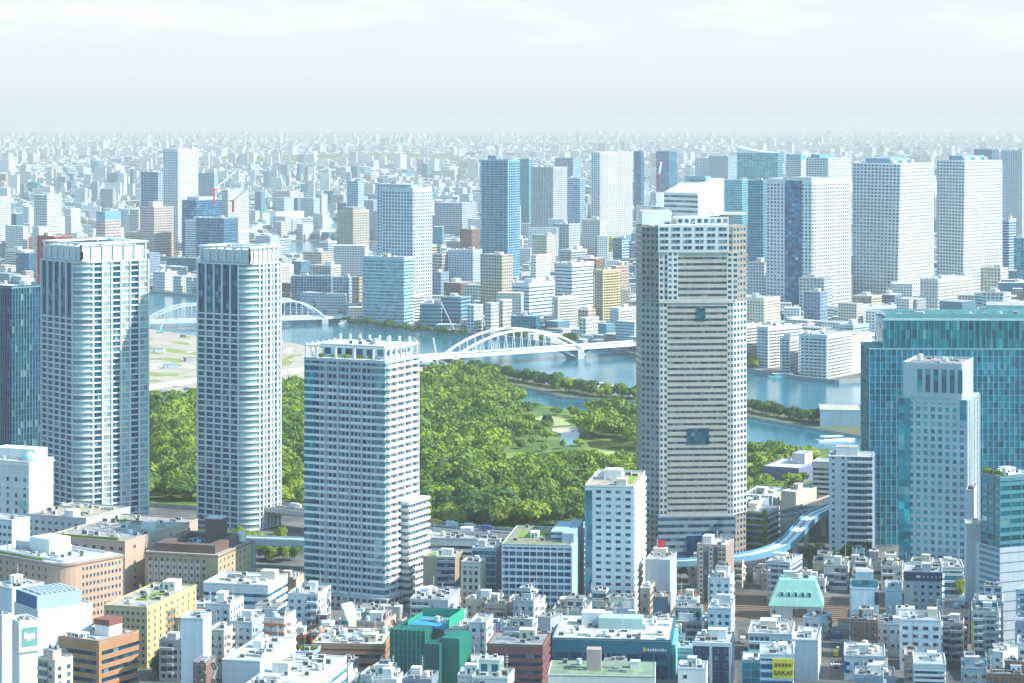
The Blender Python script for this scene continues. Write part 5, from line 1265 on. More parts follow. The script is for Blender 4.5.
def brown_office():
    root = T(OB, 'orange brown brick office with dark window strips and maroon rooftop box', 'office', (40, 99, 139), 641, None, 30, 'B', (.42, .20, .10), Y=1055, fh=3.7, band=.52, gcol='dark', nclut=16, depth=None, roof='lgray', bcol=(.46, .23, .12))
    a, b, z1 = root['_dims']
    part('penthouse', root, M_WALL, C['white'], (a * .25, b * .1, z1 + .3), (8, 9, 4.5)); part('penthouse', root, M_WALL, (.24, .09, .07), (a * .25, b * .1, z1 + 4.8), (8.6, 9.4, 2.6))
    part('skylight_rack', root, M_FACADE, C['white'], (0, -b * .3, z1 + .3), (10, 4, 2), (6, 2, 1)); part('pier', root, M_WALL, (.5, .26, .12), (a / 2 - .4, -b / 2 + .4, 0), (1.6, 1.6, z1))
brown_office()
def screen_tower():
    Y = 985; root, a, b = place('sign_tower', 'white slim tower holding a framed green screen at lower left', 'tower', (6, 19, 40), Y, 55)
    z1, zm = wz(624, Y), wz(653, Y)
    part('shaft', root, M_WALL, C['white'], (0, 0, 0), (a * .86, b * .86, zm)); part('head', root, M_WALL, C['off'], (0, 0, zm), (a, b, z1 - zm))
    s = part('screen', root, M_METAL, (.16, .36, .34), (a / 2 + .06, 0, zm + 2.2), (.2, b * .74, z1 - zm - 4))
    for k, (yy, zz, w, h) in enumerate(((-.18, .45, .16, .3), (-.05, .3, .12, .35), (.12, .4, .22, .3), (.02, .55, .5, .08))):
        part('screen_mark', root, M_METAL, (.75, .8, .78), (a / 2 + .2, b * yy, zm + 2 + (z1 - zm - 4) * zz), (.1, b * w, (z1 - zm - 4) * h))
    part('roof', root, M_ROOF, C['off'], (0, 0, z1), (a - .6, b - .6, .3)); ring(root, 'parapet', a, b, z1, .9, .4, M_WALL, C['white'])
    clutter(root, a - 2, b - 2, z1 + .3, 4, random.Random(1), tall=False)
screen_tower()
def solar_block():
    root = T(OB, 'grey building with solar panels and dark blue sign box on its roof', 'building', (14, 38, 92), 610, None, 52, 'P', (.66, .68, .70), Y=1060, nclut=0, roof='white')
    a, b, z1 = root['_dims']
    part('sign_box', root, M_WALL, (.36, .46, .54), (0, -2, z1 + .3), (a * .86, b * .82, 6.4)); part('sign_face', root, M_WALL, (.03, .16, .30), (0, -b * .41 - 2.1, z1 + .4), (a * .86, .3, 6.2))
    for i in range(3):
        for k in range(8): part('solar_panel', root, M_METAL, (.42, .48, .54), (-a * .28 + i * a * .27, -b * .36 + k * b * .09, z1 + 6.9), (a * .22, b * .06, .5))
solar_block()
T(OB, 'white corner block at the far lower left edge', 'building', (-20, 2, 12), 615, None, 40, 'P', (.62, .68, .72), Y=960, nclut=3)
T(OB, 'white low block with rounded roof behind the solar roof building', 'building', (-10, 12, 44), 588, None, 40, 'P', 'white', Y=1120, nclut=8)
T(AB, 'small beige house block with gabled top at bottom left', 'building', (38, 55, 73), 660, None, 36, 'W', (.60, .52, .44), Y=965, nclut=2, fh=3.1, bw=3.2)
def white_slim():
    T(OB, 'slim pale blue white slab rising behind the flat white roof', 'building', (181, 203, 209), 618, None, 8, 'P', (.66, .72, .76), Y=1060, depth=14, nclut=3)
white_slim()
T(OB, 'big plain white block with broad flat roof at bottom left centre', 'building', (222, 260, 298), 661, None, 13, 'P', (.76, .78, .79), Y=1020, depth=48, nclut=16, roof='off', par=.9)
T(OB, 'white ribbon windowed office right below the tan hotel', 'office', (203, 268, 278), 585, None, 13, 'B', (.72, .75, .77), Y=1188, fh=4.0, band=.55, gcol='blue', depth=30, nclut=14, roof='off')
T(AB, 'small white block with dark blue shutters left of the white flat roof', 'building', (205, 230, 237), 604, None, 12, 'W', (.70, .74, .77), Y=1130, nclut=9, depth=20)
T(AB, 'white block with orange tiled balconies behind the big plain white block', 'building', (258, 284, 292), 618, None, 12, 'W', (.70, .66, .62), Y=1115, nclut=6, depth=18)
part('tiled_band', BUILT[-1][0], M_WALL, (.50, .20, .11), (0, -BUILT[-1][0]['_dims'][1] / 2 - .2, BUILT[-1][0]['_dims'][2] - 3), (BUILT[-1][0]['_dims'][0] + .5, .9, 1.5))
part('tiled_band', BUILT[-1][0], M_WALL, (.50, .20, .11), (0, -BUILT[-1][0]['_dims'][1] / 2 - .2, BUILT[-1][0]['_dims'][2] - 7), (BUILT[-1][0]['_dims'][0] + .5, .9, 1.5))
T(AB, 'beige block with dark bay windows between two white blocks', 'building', (208, 224, 232), 630, None, 12, 'W', 'cream', Y=1090, nclut=5, depth=16)
T(AB, 'grey blue low block with louvred front behind the flat white roof', 'building', (230, 252, 258), 622, None, 12, 'W', (.45, .52, .58), Y=1100, nclut=5, depth=18)
T(AB, 'small brown brick house beside the slim pale slab', 'house', (193, 206, 211), 663, None, 12, 'W', (.26, .15, .12), Y=1010, nclut=3, depth=12)
T(OB, 'white stepped block with glass front left of the sloping roofed house', 'building', (288, 318, 326), 594, None, 12, 'W', (.70, .73, .76), Y=1165, nclut=10, depth=22)
T(OB, 'terracotta banded long low office with white cluttered roof', 'office', (312, 384, 392), 644, None, 5, 'B', (.44, .24, .14), Y=1085, fh=3.6, band=.6, gcol='dark', depth=36, nclut=44, roof='off')
T(OB, 'small block with two dark windows and a green roof garden', 'building', (297, 313, 320), 652, None, 9, 'B', (.30, .42, .48), Y=1052, fh=6, band=.2, gcol='blue', depth=14, nclut=2)
for k in range(7): put('roof_garden', CROWNS[k % 6], BUILT[-1][0], (-3 + k, 0, BUILT[-1][0]['_dims'][2] + .3), k, None, (1.6, 1.6, 1.8))
T(OB, 'long white building with slanted strip windows at bottom, left of the green netting', 'building', (238, 300, 349), 692, None, 12, 'B', 'white', Y=955, fh=4.2, band=.55, gcol='pale', depth=66, nclut=40, roof='off')
def slope_house():
    root, a, b = place('sloped_building', 'dark glass building with stepped white sloping roof at the balcony tower foot', 'building', (341, 352, 363), 1150, 40)
    z1 = wz(606, 1150)
    m = MB(); s = [(0, 1.0), (.33, .86), (.36, .78), (.68, .62), (.71, .54), (1.0, .36)]
    for i in range(len(s) - 1):
        x0, x1 = -a / 2 + a * s[i][0], -a / 2 + a * s[i + 1][0]; h0, h1 = z1 * s[i][1], z1 * s[i + 1][1]
        m.face([(x0, -b / 2, h0), (x1, -b / 2, h1), (x1, b / 2, h1), (x0, b / 2, h0)]); m.face([(x0, -b / 2, 0), (x1, -b / 2, 0), (x1, -b / 2, h1), (x0, -b / 2, h0)]); m.face([(x1, b / 2, 0), (x0, b / 2, 0), (x0, b / 2, h0), (x1, b / 2, h1)])
    m.face([(-a / 2, b / 2, 0), (-a / 2, -b / 2, 0), (-a / 2, -b / 2, z1), (-a / 2, b / 2, z1)]); m.face([(a / 2, -b / 2, 0), (a / 2, b / 2, 0), (a / 2, b / 2, z1 * .36), (a / 2, -b / 2, z1 * .36)])
    m.build('wall', M_WALL, root, (0, 0, 0), 0, C['off'])
    part('front_glazing', root, M_CURTAIN, GL['teal'], (-a * .1, -b / 2 - .1, 1), (a * .6, .3, z1 * .58), (4, 1, 7))
slope_house()
T(AB, 'grey concrete block with rooftop screens right of the balcony tower foot', 'building', (410, 448, 456), 600, None, 10, 'W', (.44, .46, .49), Y=1165, nclut=18, depth=30, fh=3.4)
T(AB, 'white and grey stepped block behind the green netting', 'building', (434, 466, 473), 628, None, 9, 'W', (.58, .60, .63), Y=1120, nclut=12, depth=22)
T(AB, 'thin white block with blue dark side right of the green netting', 'building', (470, 486, 491), 622, None, 10, 'W', (.66, .70, .73), Y=1110, nclut=4, depth=18)
T(OB, 'dark blue slim house between glass block and red brown office', 'building', (487, 500, 503), 622, None, 8, 'P', (.05, .13, .22), Y=1130, nclut=2, depth=12)
T(OB, 'red brown tiled office with dark window bands, bottom centre', 'office', (487, 543, 548), 645, None, 8, 'B', (.24, .09, .085), Y=1060, fh=3.5, band=.55, gcol='dark', nclut=10, depth=26, roof='gray')
T(AB, 'grey sloping stair like block right of the red brown office', 'building', (530, 548, 560), 634, None, 26, 'W', (.46, .42, .42), Y=1110, nclut=8, depth=30)
def teal_hq():
    root = T(OB, 'deep teal office with yellow emblem, big windows and cluttered roof', 'office', (552, 671, 681), 640, None, 6, 'P', (.0, .17, .26), Y=1090, depth=52, nclut=46, roof='off', par=.9)
    a, b, z1 = root['_dims']
    for k in range(8):
        x = -a / 2 + 4.5 + (a - 9) * k / 7
        part('upper_window', root, M_CURTAIN, GL['navy'], (x, -b / 2 - .08, z1 - 8), (5.0, .3, 2.4), (4, 1, 1))
        part('tall_window', root, M_CURTAIN, GL['navy'], (x, -b / 2 - .08, z1 - 17), (5.0, .3, 6.4), (4, 1, 3)); part('lower_window', root, M_CURTAIN, GL['navy'], (x, -b / 2 - .08, 1), (5.0, .3, z1 - 20), (4, 1, 3))
    part('sill_band', root, M_WALL, (.03, .26, .34), (0, -b / 2 - .15, z1 - 18.4), (a + .3, .5, .7))
    m = MB(); m.cyl(0, 0, .9, 0, .2, 12); e = m.build('emblem', M_METAL, root, (a * .28, -b / 2 - .2, z1 - 3.6), 0, (.8, .62, .05)); e.rotation_euler = (math.pi / 2, 0, 0)
    for k in range(8): part('sign_letter', root, M_WALL, C['white'], (a * .31 + 1.1 * k, -b / 2 - .15, z1 - 4.3), (.7, .2, 1.1 - .25 * (k % 3 == 1)))
    part('side_scaffold', root, M_WALL, (.16, .50, .50), (a / 2 + 1.0, -4, 0), (1.6, b * .7, z1 - 2)); part('penthouse', root, M_WALL, (.40, .56, .54), (a * .05, 2, z1 + .3), (20, 10, 5)); part('penthouse', root, M_WALL, C['white'], (-a * .2, 8, z1 + .3), (10, 8, 6))
teal_hq()
T(OB, 'low green roofed block with pinkish stair house in front of the teal office', 'building', (548, 655, 662), 676, None, 4, 'P', (.68, .66, .60), Y=1010, depth=26, nclut=8, roof=(.27, .38, .24), par=.7)
part('stair_tower', BUILT[-1][0], M_WALL, (.46, .34, .32), (BUILT[-1][0]['_dims'][0] * -.08, 0, BUILT[-1][0]['_dims'][2]), (6, 6, 9))
T(AB, 'pale blue glazed low block right of the teal office', 'building', (671, 694, 700), 648, None, 8, 'B', (.40, .56, .64), Y=1120, fh=3.6, band=.4, gcol='pale', depth=24, nclut=5, roof=(.34, .46, .54))
T(AB, 'white small block with two dark windows in front of the navy tiled block', 'building', (678, 706, 712), 668, None, 8, 'W', 'white', Y=1030, nclut=8, depth=14, fh=3.4, bw=5)
# scaffold netting building
def netting():
    root, a, b = place('netted_building', 'building site wrapped in green netting with open blue decked top', 'building', (389, 457, 481), 1050, 16, 34)
    z1 = wz(634, 1050); g = (.003, .12, .10)
    part('netting', root, M_WALL, g, (-a * .24, -2, 0), (a * .52, b * .8, z1)); part('netting', root, M_WALL, (.003, .105, .09), (a * .12, -b * .3, 0), (a * .24, b * .4, z1 - 5)); part('netting', root, M_WALL, (.006, .18, .14), (a * .36, -b * .12, 0), (a * .26, b * .5, z1 - 3))
    for k in range(9): part('scaffold_pole', root, M_METAL, (.02, .40, .32), (-a * .5 + a * .52 * k / 8, -b * .4 - 2.15, 0), (.25, .25, z1 + 1.5))
    part('deck', root, M_ROOF, (.05, .38, .62), (-a * .05, b * .12, z1 - 1), (a * .55, b * .55, 1.3))
    part('net_screen', root, M_WALL, (.02, .34, .22), (-a * .03, b * .45, z1), (a * .62, .3, 4.0)); part('net_screen', root, M_WALL, (.02, .36, .23), (a * .28, b * .12, z1), (.3, b * .66, 4.6)); part('net_screen', root, M_WALL, (.02, .30, .22), (-a * .34, b * .12, z1), (.3, b * .6, 2.2))
    [part('scaffold_ledger', root, M_METAL, (.006, .22, .17), (-a * .24, -b * .4 - 2.1, z1 * (k + .5) / 9), (a * .525, .2, .22)) for k in range(9)]
    part('crane_beam', root, M_METAL, C['lgray'], (0, b * .12, z1 + .4), (a * .5, .8, .8)); clutter(root, a * .4, b * .3, z1 + .3, 6, random.Random(2), a * .1, b * .1, tall=False)
netting()
RECTS += [(389, 481, 640, 1050), (6, 40, 660, 985), (341, 363, 600, 1150), (0, 123, 600, 1165)]
# ------------------------------------------------------------------ flag, cranes, boats, vehicles
def at_roof(label_part):
    for r_, x, y, h, l in BUILT:
        if label_part in l: return r_, x, y, r_['_dims'][2]
r_, x, y, z = at_roof('grey slab with red flag')
fl = thing('flag', 'red flag flying on a pole above the grey slab', 'flag', (x - 2, y, z + .35))
m = MB(); m.cyl(0, 0, .12, 0, 9, 6); m.build('pole', M_METAL, fl, (0, 0, 0), 0, C['white'])
m = MB(); m.box(.1, 4.2, -.05, .05, 4.6, 8.6); m.build('cloth', M_WALL, fl, (0, 0, 0), 0, (.55, .04, .07))
def crane(label, px, py, Y, h, jib, ang, col, name='tower_crane'):
    c = thing(name, label, 'crane', (wx(px, Y), Y, wz(py, Y)), ang)
    m = MB()
    for q in ((-1, -1), (1, -1), (1, 1), (-1, 1)): m.bar((q[0], q[1], 0), (q[0], q[1], h), 1.0)
    for k in range(int(h / 4)): m.bar((-1, -1, k * 4), (1, -1, k * 4 + 4), .35); m.bar((1, -1, k * 4), (1, 1, k * 4 + 4), .35)
    m.build('mast', M_METAL, c, (0, 0, 0), 0, col)
    m = MB(); m.box(-3, 2.2, -1.6, 1.6, h, h + 3); m.build('cab', M_METAL, c, (0, 0, 0), 0, col)
    m = MB(); e = Vector((jib * .75, 0, h + jib * .66)); m.bar((1, 0, h + 2), e, 2.2); m.bar((1, 0, h + 4), e, .8); m.build('jib', M_METAL, c, (0, 0, 0), 0, (.8, .8, .8) if col[0] > .4 else col)
    m = MB(); m.bar(e, e - Vector((0, 0, jib * .5)), .25); m.build('hoist_cable', M_DARKMETAL, c); m = MB(); m.box(-8, -3, -1.2, 1.2, h + .5, h + 2.5); m.build('counterweight', M_METAL, c, (0, 0, 0), 0, col)
    return c
crane('red and white tower crane raising its jib over the blue glass office box', 214, 204, 3950, 22, 48, .25, (.62, .05, .09))
crane('second smaller red tower crane left of the pale concrete tower', 233, 212, 3900, 16, 36, -.3, (.65, .08, .10))
crane('thin red tower crane on a white roof right of the broad white slab', 659, 190, 4300, 26, 34, 1.35, (.65, .06, .12))
def boat(label, px, py, L, col, ang, cabin=C['white'], name='river_boat', cat='boat', crane_h=0):
    X, Y = gp(px, py, .1); t = thing(name, label, cat, (X, Y, .1), ang); w = L * .24
    m = MB(); P = [(-L / 2, -w / 2), (L * .25, -w / 2), (L / 2, 0), (L * .25, w / 2), (-L / 2, w / 2)]; m.prism(P, -.3, 1.6); m.build('hull', M_METAL, t, (0, 0, 0), 0, col)
    part('cabin', t, M_METAL, cabin, (-L * .1, 0, 1.6), (L * .5, w * .7, 2.2)); part('cabin_windows', t, M_WGLASS, None, (-L * .1, 0, 2.3), (L * .502, w * .71, .8), (8, 2, 1)); part('canopy', t, M_METAL, cabin, (-L * .12, 0, 3.8), (L * .56, w * .78, .3))
    if crane_h:
        m = MB(); m.bar((-L * .1, 0, 2), (-L * .1 - crane_h * .45, 0, crane_h), 1.2); m.build('crane_jib', M_METAL, t, (0, 0, 0), 0, C['white'])
    return t
boat('turquoise boats moored along the far right quay', 787, 377.5, 36, (.10, .52, .55), .1)
boat('white covered tour boat in the canal mouth by the spit', 836, 441, 32, C['white'], .3)
boat('white water bus under the left end of the arch bridge', 432, 361, 26, C['white'], .5)
boat('flat red and white barge carrying a lattice crane near the far bank', 458, 332.5, 36, (.45, .12, .10), .1, C['off'], 'crane_barge', 'barge', 36)
boat('small grey workboat beside the crane barge', 440, 331.5, 18, C['lgray'], 0)
boat('white sightseeing boat off the tree covered breakwater', 601, 387, 26, C['white'], .2)
boat('small white boat near the quay steps at left', 345, 324, 16, C['white'], .2)
def mobile_crane(label, px, py, h, col, ang):
    X, Y = gp(px, py, Z1); t = thing('mobile_crane', label, 'crane', (X, Y, Z1 + .05), ang)
    part('carrier', t, M_METAL, col, (0, 0, .9), (9, 2.6, 1.5)); part('cab', t, M_METAL, col, (1.5, 0, 2.4), (3, 2.4, 2.2))
    m = MB(); m.bar((0, 0, 3), (h * .28, 0, h), .9); m.build('jib', M_METAL, t, (0, 0, 0), 0, C['white'])
    wheel = MB(); wheel.cyl(0, 0, .65, -.2, .2, 12)
    for x in (-3, 0, 3):
        for s in (-1, 1):
            o = put('wheel', shared('wheel', wheel, [M_DARKMETAL]), t, (x, s * 1.25, .65)); o.rotation_euler = (math.pi / 2, 0, 0)
mobile_crane('orange mobile crane on the quay below the arch bridge', 438, 369, 30, (.65, .22, .05), 2.2)
mobile_crane('turquoise gantry like crane on the bare site left of the round tower', 160, 333, 16, (.10, .52, .48), .4)
def vehicle_meshes():
    w = MB(); w.cyl(0, 0, .34, -.12, .12, 12); W_ = w.mesh('wheel', [M_DARKMETAL])
    c = MB(); c.prism([(-2.2, -.85), (2.2, -.85), (2.2, .85), (-2.2, .85)], .35, .95); 
    k = MB(); A = [(-1.6, -.78, .95), (1.1, -.78, .95), (1.1, .78, .95), (-1.6, .78, .95)]; B = [(-1.2, -.66, 1.5), (.5, -.66, 1.5), (.5, .66, 1.5), (-1.2, .66, 1.5)]
    for i in range(4): j = (i + 1) % 4; k.face([A[i], A[j], B[j], B[i]], 1)
    k.face(B, 0)
    t = MB(); t.box(-3.4, 1.4, -1.1, 1.1, .7, 3.2); u = MB(); u.box(1.5, 3.3, -1.05, 1.05, .6, 2.6)
    return W_, c.mesh('body', [M_METAL]), k.mesh('cabin', [M_METAL, M_WGLASS]), t.mesh('cargo_box', [M_METAL]), u.mesh('cab', [M_METAL])
VM = vehicle_meshes()
def vehicle(label, X, Y, z, ang, col, truck=False):
    t = thing('truck' if truck else 'car', label, 'truck' if truck else 'car', (X, Y, z), ang)
    put('cargo_box' if truck else 'body', VM[3] if truck else VM[1], t, (0, 0, 0), 0, col); put('cab' if truck else 'cabin', VM[4] if truck else VM[2], t, (0, 0, 0), 0, col)
    for x in (-1.5, 1.5) if not truck else (-2.2, 2.2):
        for s in (-.8, .8):
            o = put('wheel', VM[0], t, (x, s * (1.2 if truck else 1), .34)); o.rotation_euler = (math.pi / 2, 0, 0)
VC = [('white', C['white']), ('black', C['black']), ('silver', C['lgray']), ('red', (.4, .03, .03)), ('blue', (.05, .12, .35)), ('yellow', (.6, .45, .05))]
wheres = [((838, 650), 'street below the mint roofed building'), ((836, 668), 'street right of the yellow sign'), ((743, 655), 'lane left of the teal fronted white block'), ((955, 660), 'street beside the railway gap at right')]
for i, ((px, py), w) in enumerate(wheres):
    for j in range(3):
        n, c_ = VC[(i + j * 2) % 6]; X, Y = gp(px + (j % 2) * 4, py - j * 6, .05)
        vehicle(f'{n} {"van truck" if j == 2 else "car"} driving on the {w}', X, Y, .05, 1.45, c_, j == 2)
for i, (px, py, n, c_) in enumerate(((183, 337.5, 'dark', C['dgray']), (187, 391, 'dark blue', (.08, .16, .28)), (164, 393, 'grey', C['gray']), (178, 386.5, 'white', C['white']), (290, 372, 'white', C['off']))):
    X, Y = gp(px, py, Z1)
    vehicle(f'{n} truck parked on the bare site ' + ('near the river', 'close to the trees', 'left of the blue one', 'on the white haul road', 'between the round tower and the balcony tower')[i], X, Y, Z1 + .1, .2 * i, c_, True)
for i, (px, py) in enumerate(((158, 352), (171, 368), (191, 361), (286, 352))):
    X, Y = gp(px, py, Z1); hu = thing('site_hut', ('white site hut on the bare lot near the weeds strip', 'pale blue site hut in the middle of the bare lot', 'grey site hut close to the right hand round tower', 'white site hut on the lot left of the balcony tower')[i], 'hut', (X, Y, Z1), .3 * i)
    part('wall', hu, M_WALL, (C['white'], (.4, .55, .65), C['gray'], C['white'])[i], (0, 0, 0), (14, 6, 4)); part('roof', hu, M_ROOF, C['lgray'], (0, 0, 4), (14.6, 6.6, .4)); part('door', hu, M_METAL, C['gray'], (-4, -3.05, 0), (1.6, .15, 2.4))
ex_z = 12.15
for i, (px, n, c_) in enumerate(((436, 'yellow', (.6, .4, .03)), (452, 'white', C['white']), (470, 'silver', C['lgray']), (488, 'blue', (.06, .14, .35)), (296, 'white lone', C['white']))):
    f = (px - 305) / 200; X, Y = gp(px, 510 + (px - 305) * .117 - .6, ex_z)
    vehicle(f'{n} truck on the grey expressway along the garden', X, Y, ex_z, -.3, c_, True)
# ------------------------------------------------------------------ fill: more individual buildings in the near and middle city
def clash(x, y, r):
    for f in FOOT:
        if (f[0] - x) ** 2 + (f[1] - y) ** 2 < (f[2] + r) ** 2: return True
    return False
FBX = [p[0] for p in Gp(far_bank)]; FBY = [p[1] for p in Gp(far_bank)]; UP_P = Gp(upstream)
STREETS = [Gp([(830, 720), (850, 720), (848, 627), (832, 627)]), Gp([(736, 720), (751, 720), (748, 627), (737, 627)]), Gp([(948, 720), (970, 720), (964, 638), (946, 638)])]
RAILP = Gp(railtop + railbot)
COLN = [('white', C['white']), ('off white', C['off']), ('light grey', C['lgray']), ('beige', C['beige']), ('pale blue', (.58, .67, .72)), ('brown', C['brown']), ('cream', C['cream']), ('pink', (.58, .44, .38)), ('grey', C['gray']), ('slate blue', (.24, .32, .42))]
CW = [7, 6, 6, 4, 4, 3, 4, 3, 3, 3]
USED = set(LABELS)
def short(label):
    w = label.split()
    for stop in ('with', 'behind', 'beside', 'in', 'at', 'before', 'and', 'standing', 'cut', 'directly', 'far', 'on', 'right', 'left', 'near', 'between', 'by', 'under', 'above', 'below', 'carrying', 'of', 'rising', 'squeezed', 'touching', 'wrapped'):
        if stop in w[3:]: w = w[:3 + w[3:].index(stop)]
    return ' '.join(w[:7]).rstrip(',')
ANCH = [b for b in BUILT if b[4]]
def auto_label(r, cn, form, x, y, roofnote):
    px = CX + F * x / y
    near = sorted(ANCH, key=lambda b: abs(CX + F * b[1] / b[2] - px) * .02 + abs(b[2] - y) / y * 12)
    for b in near[:24]:
        bp = CX + F * b[1] / b[2]; dx, dy = px - bp, y - b[2]
        rel = ('behind' if dy > 60 else 'in front of') if abs(dx) < 16 and abs(dy) > 45 else ('right of' if dx > 0 else 'left of')
        for extra in ('', roofnote):
            s = f'{cn} {form} {extra}'.strip() + f' {rel} the {short(b[4])}'
            s = s.replace('the the', 'the')
            if len(s.split()) <= 16 and s not in USED: USED.add(s); return s
    return None
def fill(n, yrange, size, hts, name_form, rr, minpx, maxpx, limit_py, th_, kinds, vis=None):
    made = 0; tries = 0
    while made < n and tries < n * 80:
        tries += 1
        Y = rr.uniform(*yrange); X = wx(rr.uniform(minpx, maxpx), Y)
        a, b = rr.uniform(*size), rr.uniform(*size)
        rad = max(a, b) * .52
        if clash(X, Y, rad): continue
        if Y > 2000 and Y < np.interp(X, FBX, FBY) + 30: continue
        if inpoly(X, Y, UP_P) or inpoly(X, Y + 40, UP_P): continue
        if any(inpoly(X + q * a * .6, Y, P) for P in STREETS for q in (-1, 0, 1)): continue
        if Y < 1400 and any(inpoly(X, Y + q * b * .6, RAILP) for q in (-1, 0, 1)): continue
        if vis and not vis(CX + F * X / Y, Y): continue
        h = rr.uniform(*hts) if rr.random() < .8 else rr.uniform(hts[1], hts[1] * 1.45)
        py = EY + F * (CAMH - h) / Y
        lim = limit_py(CX + F * X / Y) if limit_py else 0
        for (xl_, xr_, yt_, Y_) in RECTS:
            if yt_ == 655 and Y < Y_ and xl_ - 25 < CX + F * X / Y < xr_ + 25: lim = 999
            if Y < Y_ and xl_ - 12 < CX + F * X / Y < xr_ + 12 and Y < 1500: lim = max(lim, min(yt_ + 30, 672))
        if py < lim: h = CAMH - (lim - EY) * Y / F
        if h < 6: continue
        cn, col = rr.choices(COLN, CW)[0]
        th = rr.choice(th_) + rr.uniform(-2, 2)
        kind = rr.choices(*kinds)[0]
        form = rr.choice(['slim block', 'narrow block'] if min(a, b) * 1.5 < h else ['low block', 'block', 'flat roofed block'])
        roofc, rn = rr.choice([('lgray', 'with grey roof'), ('off', 'with pale roof'), ((.30, .42, .36), 'with green roof'), ((.42, .36, .32), 'with brownish roof'), ((.36, .46, .54), 'with blue roof')])
        lab = auto_label(rr, cn, form, X, Y, rn)
        if not lab: continue
        root = thing(name_form, lab, 'building', (X, Y, 0), -R(th))
        FOOT.append((X, Y, rad, a, b, th)); made += 1
        z1 = h - .8; near = Y < 1500
        if kind == 'W' and near:
            part('wall', root, M_WALL, col, (0, 0, 0), (a, b, z1)); windows(root, a, b, 1, z1, rr, 3.3, 3.0, cap=40)
        elif kind == 'B': shaft(root, a, b, 0, z1, 'B', 3.6, 4, band=.52, pier=0, col=col, gcol=GL[rr.choice(['dark', 'blue', 'teal'])], ins=.4)
        elif kind == 'A': shaft(root, a, b, 0, z1, 'A', 3.1, 5, band=.4, pier=.35, col=col, ins=1.2)
        elif kind == 'G': shaft(root, a, b, 0, z1, 'G', 3.4, 3.4, band=.45, pier=1.2, col=col, gcol=GL['dark'])
        else: shaft(root, a, b, 0, z1, 'F', 3.2, 3.4, col=col)
        part('roof', root, M_ROOF, C.get(roofc, roofc) if isinstance(roofc, str) else roofc, (0, 0, z1), (a + .1, b + .1, .3))
        if near:
            ring(root, 'parapet', a + .14, b + .14, z1 + .25, .9, .3, M_WALL, col)
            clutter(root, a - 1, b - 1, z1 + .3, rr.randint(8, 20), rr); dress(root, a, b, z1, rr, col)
        else:
            part('stair_house', root, M_WALL, C['off'], (rr.uniform(-.2, .2) * a, rr.uniform(-.2, .2) * b, z1 + .3), (a * .3, b * .3, rr.uniform(2.5, 5)))
    print('FILL', name_form, made, tries)
rr = random.Random(21)
def lim_near(px):
    if px < 200: return 610
    if px < 300: return 603
    if px < 428: return 618
    if 480 < px < 552: return 628
    if px > 740 and px < 850: return 622
    return 606
# lots in rows along the near streets
fill(34, (1085, 1190), (11, 21), (10, 28), 'apartment_building', rr, -5, 1035, lim_near, [9, 11, 13], (['W', 'A', 'B', 'G'], [5, 3, 2, 2]))
fill(24, (1135, 1330), (9, 16), (10, 22), 'house_block', rr, 255, 1030, lambda px: 618 if 300 < px < 428 else 598, [9, 12], (['W', 'A'], [7, 2]))
fill(22, (1275, 1400), (9, 20), (6, 13), 'house_block', rr, 690, 960, lambda px: 560, [9, 12], (['W', 'B'], [7, 2]))
fill(6, (1275, 1400), (9, 16), (6, 11), 'house_block', rr, 250, 304, lambda px: 560, [9, 12], (['W', 'B'], [7, 2]))
fill(14, (1000, 1085), (10, 17), (16, 26), 'shop_building', rr, 150, 1035, lambda px: 640, [8, 11], (['W', 'B'], [6, 2]))
fill(50, (2330, 3300), (16, 34), (14, 42), 'apartment_building', rr, 140, 1024, None, [25, 32, 38], (['F', 'A', 'B'], [6, 3, 1]), vis=lambda px, Y: Y > 2600 or px > 700)
fill(62, (3000, 4600), (20, 42), (16, 60), 'city_building', rr, -5, 1030, None, [25, 32, 38], (['F', 'B', 'G'], [7, 2, 1]))

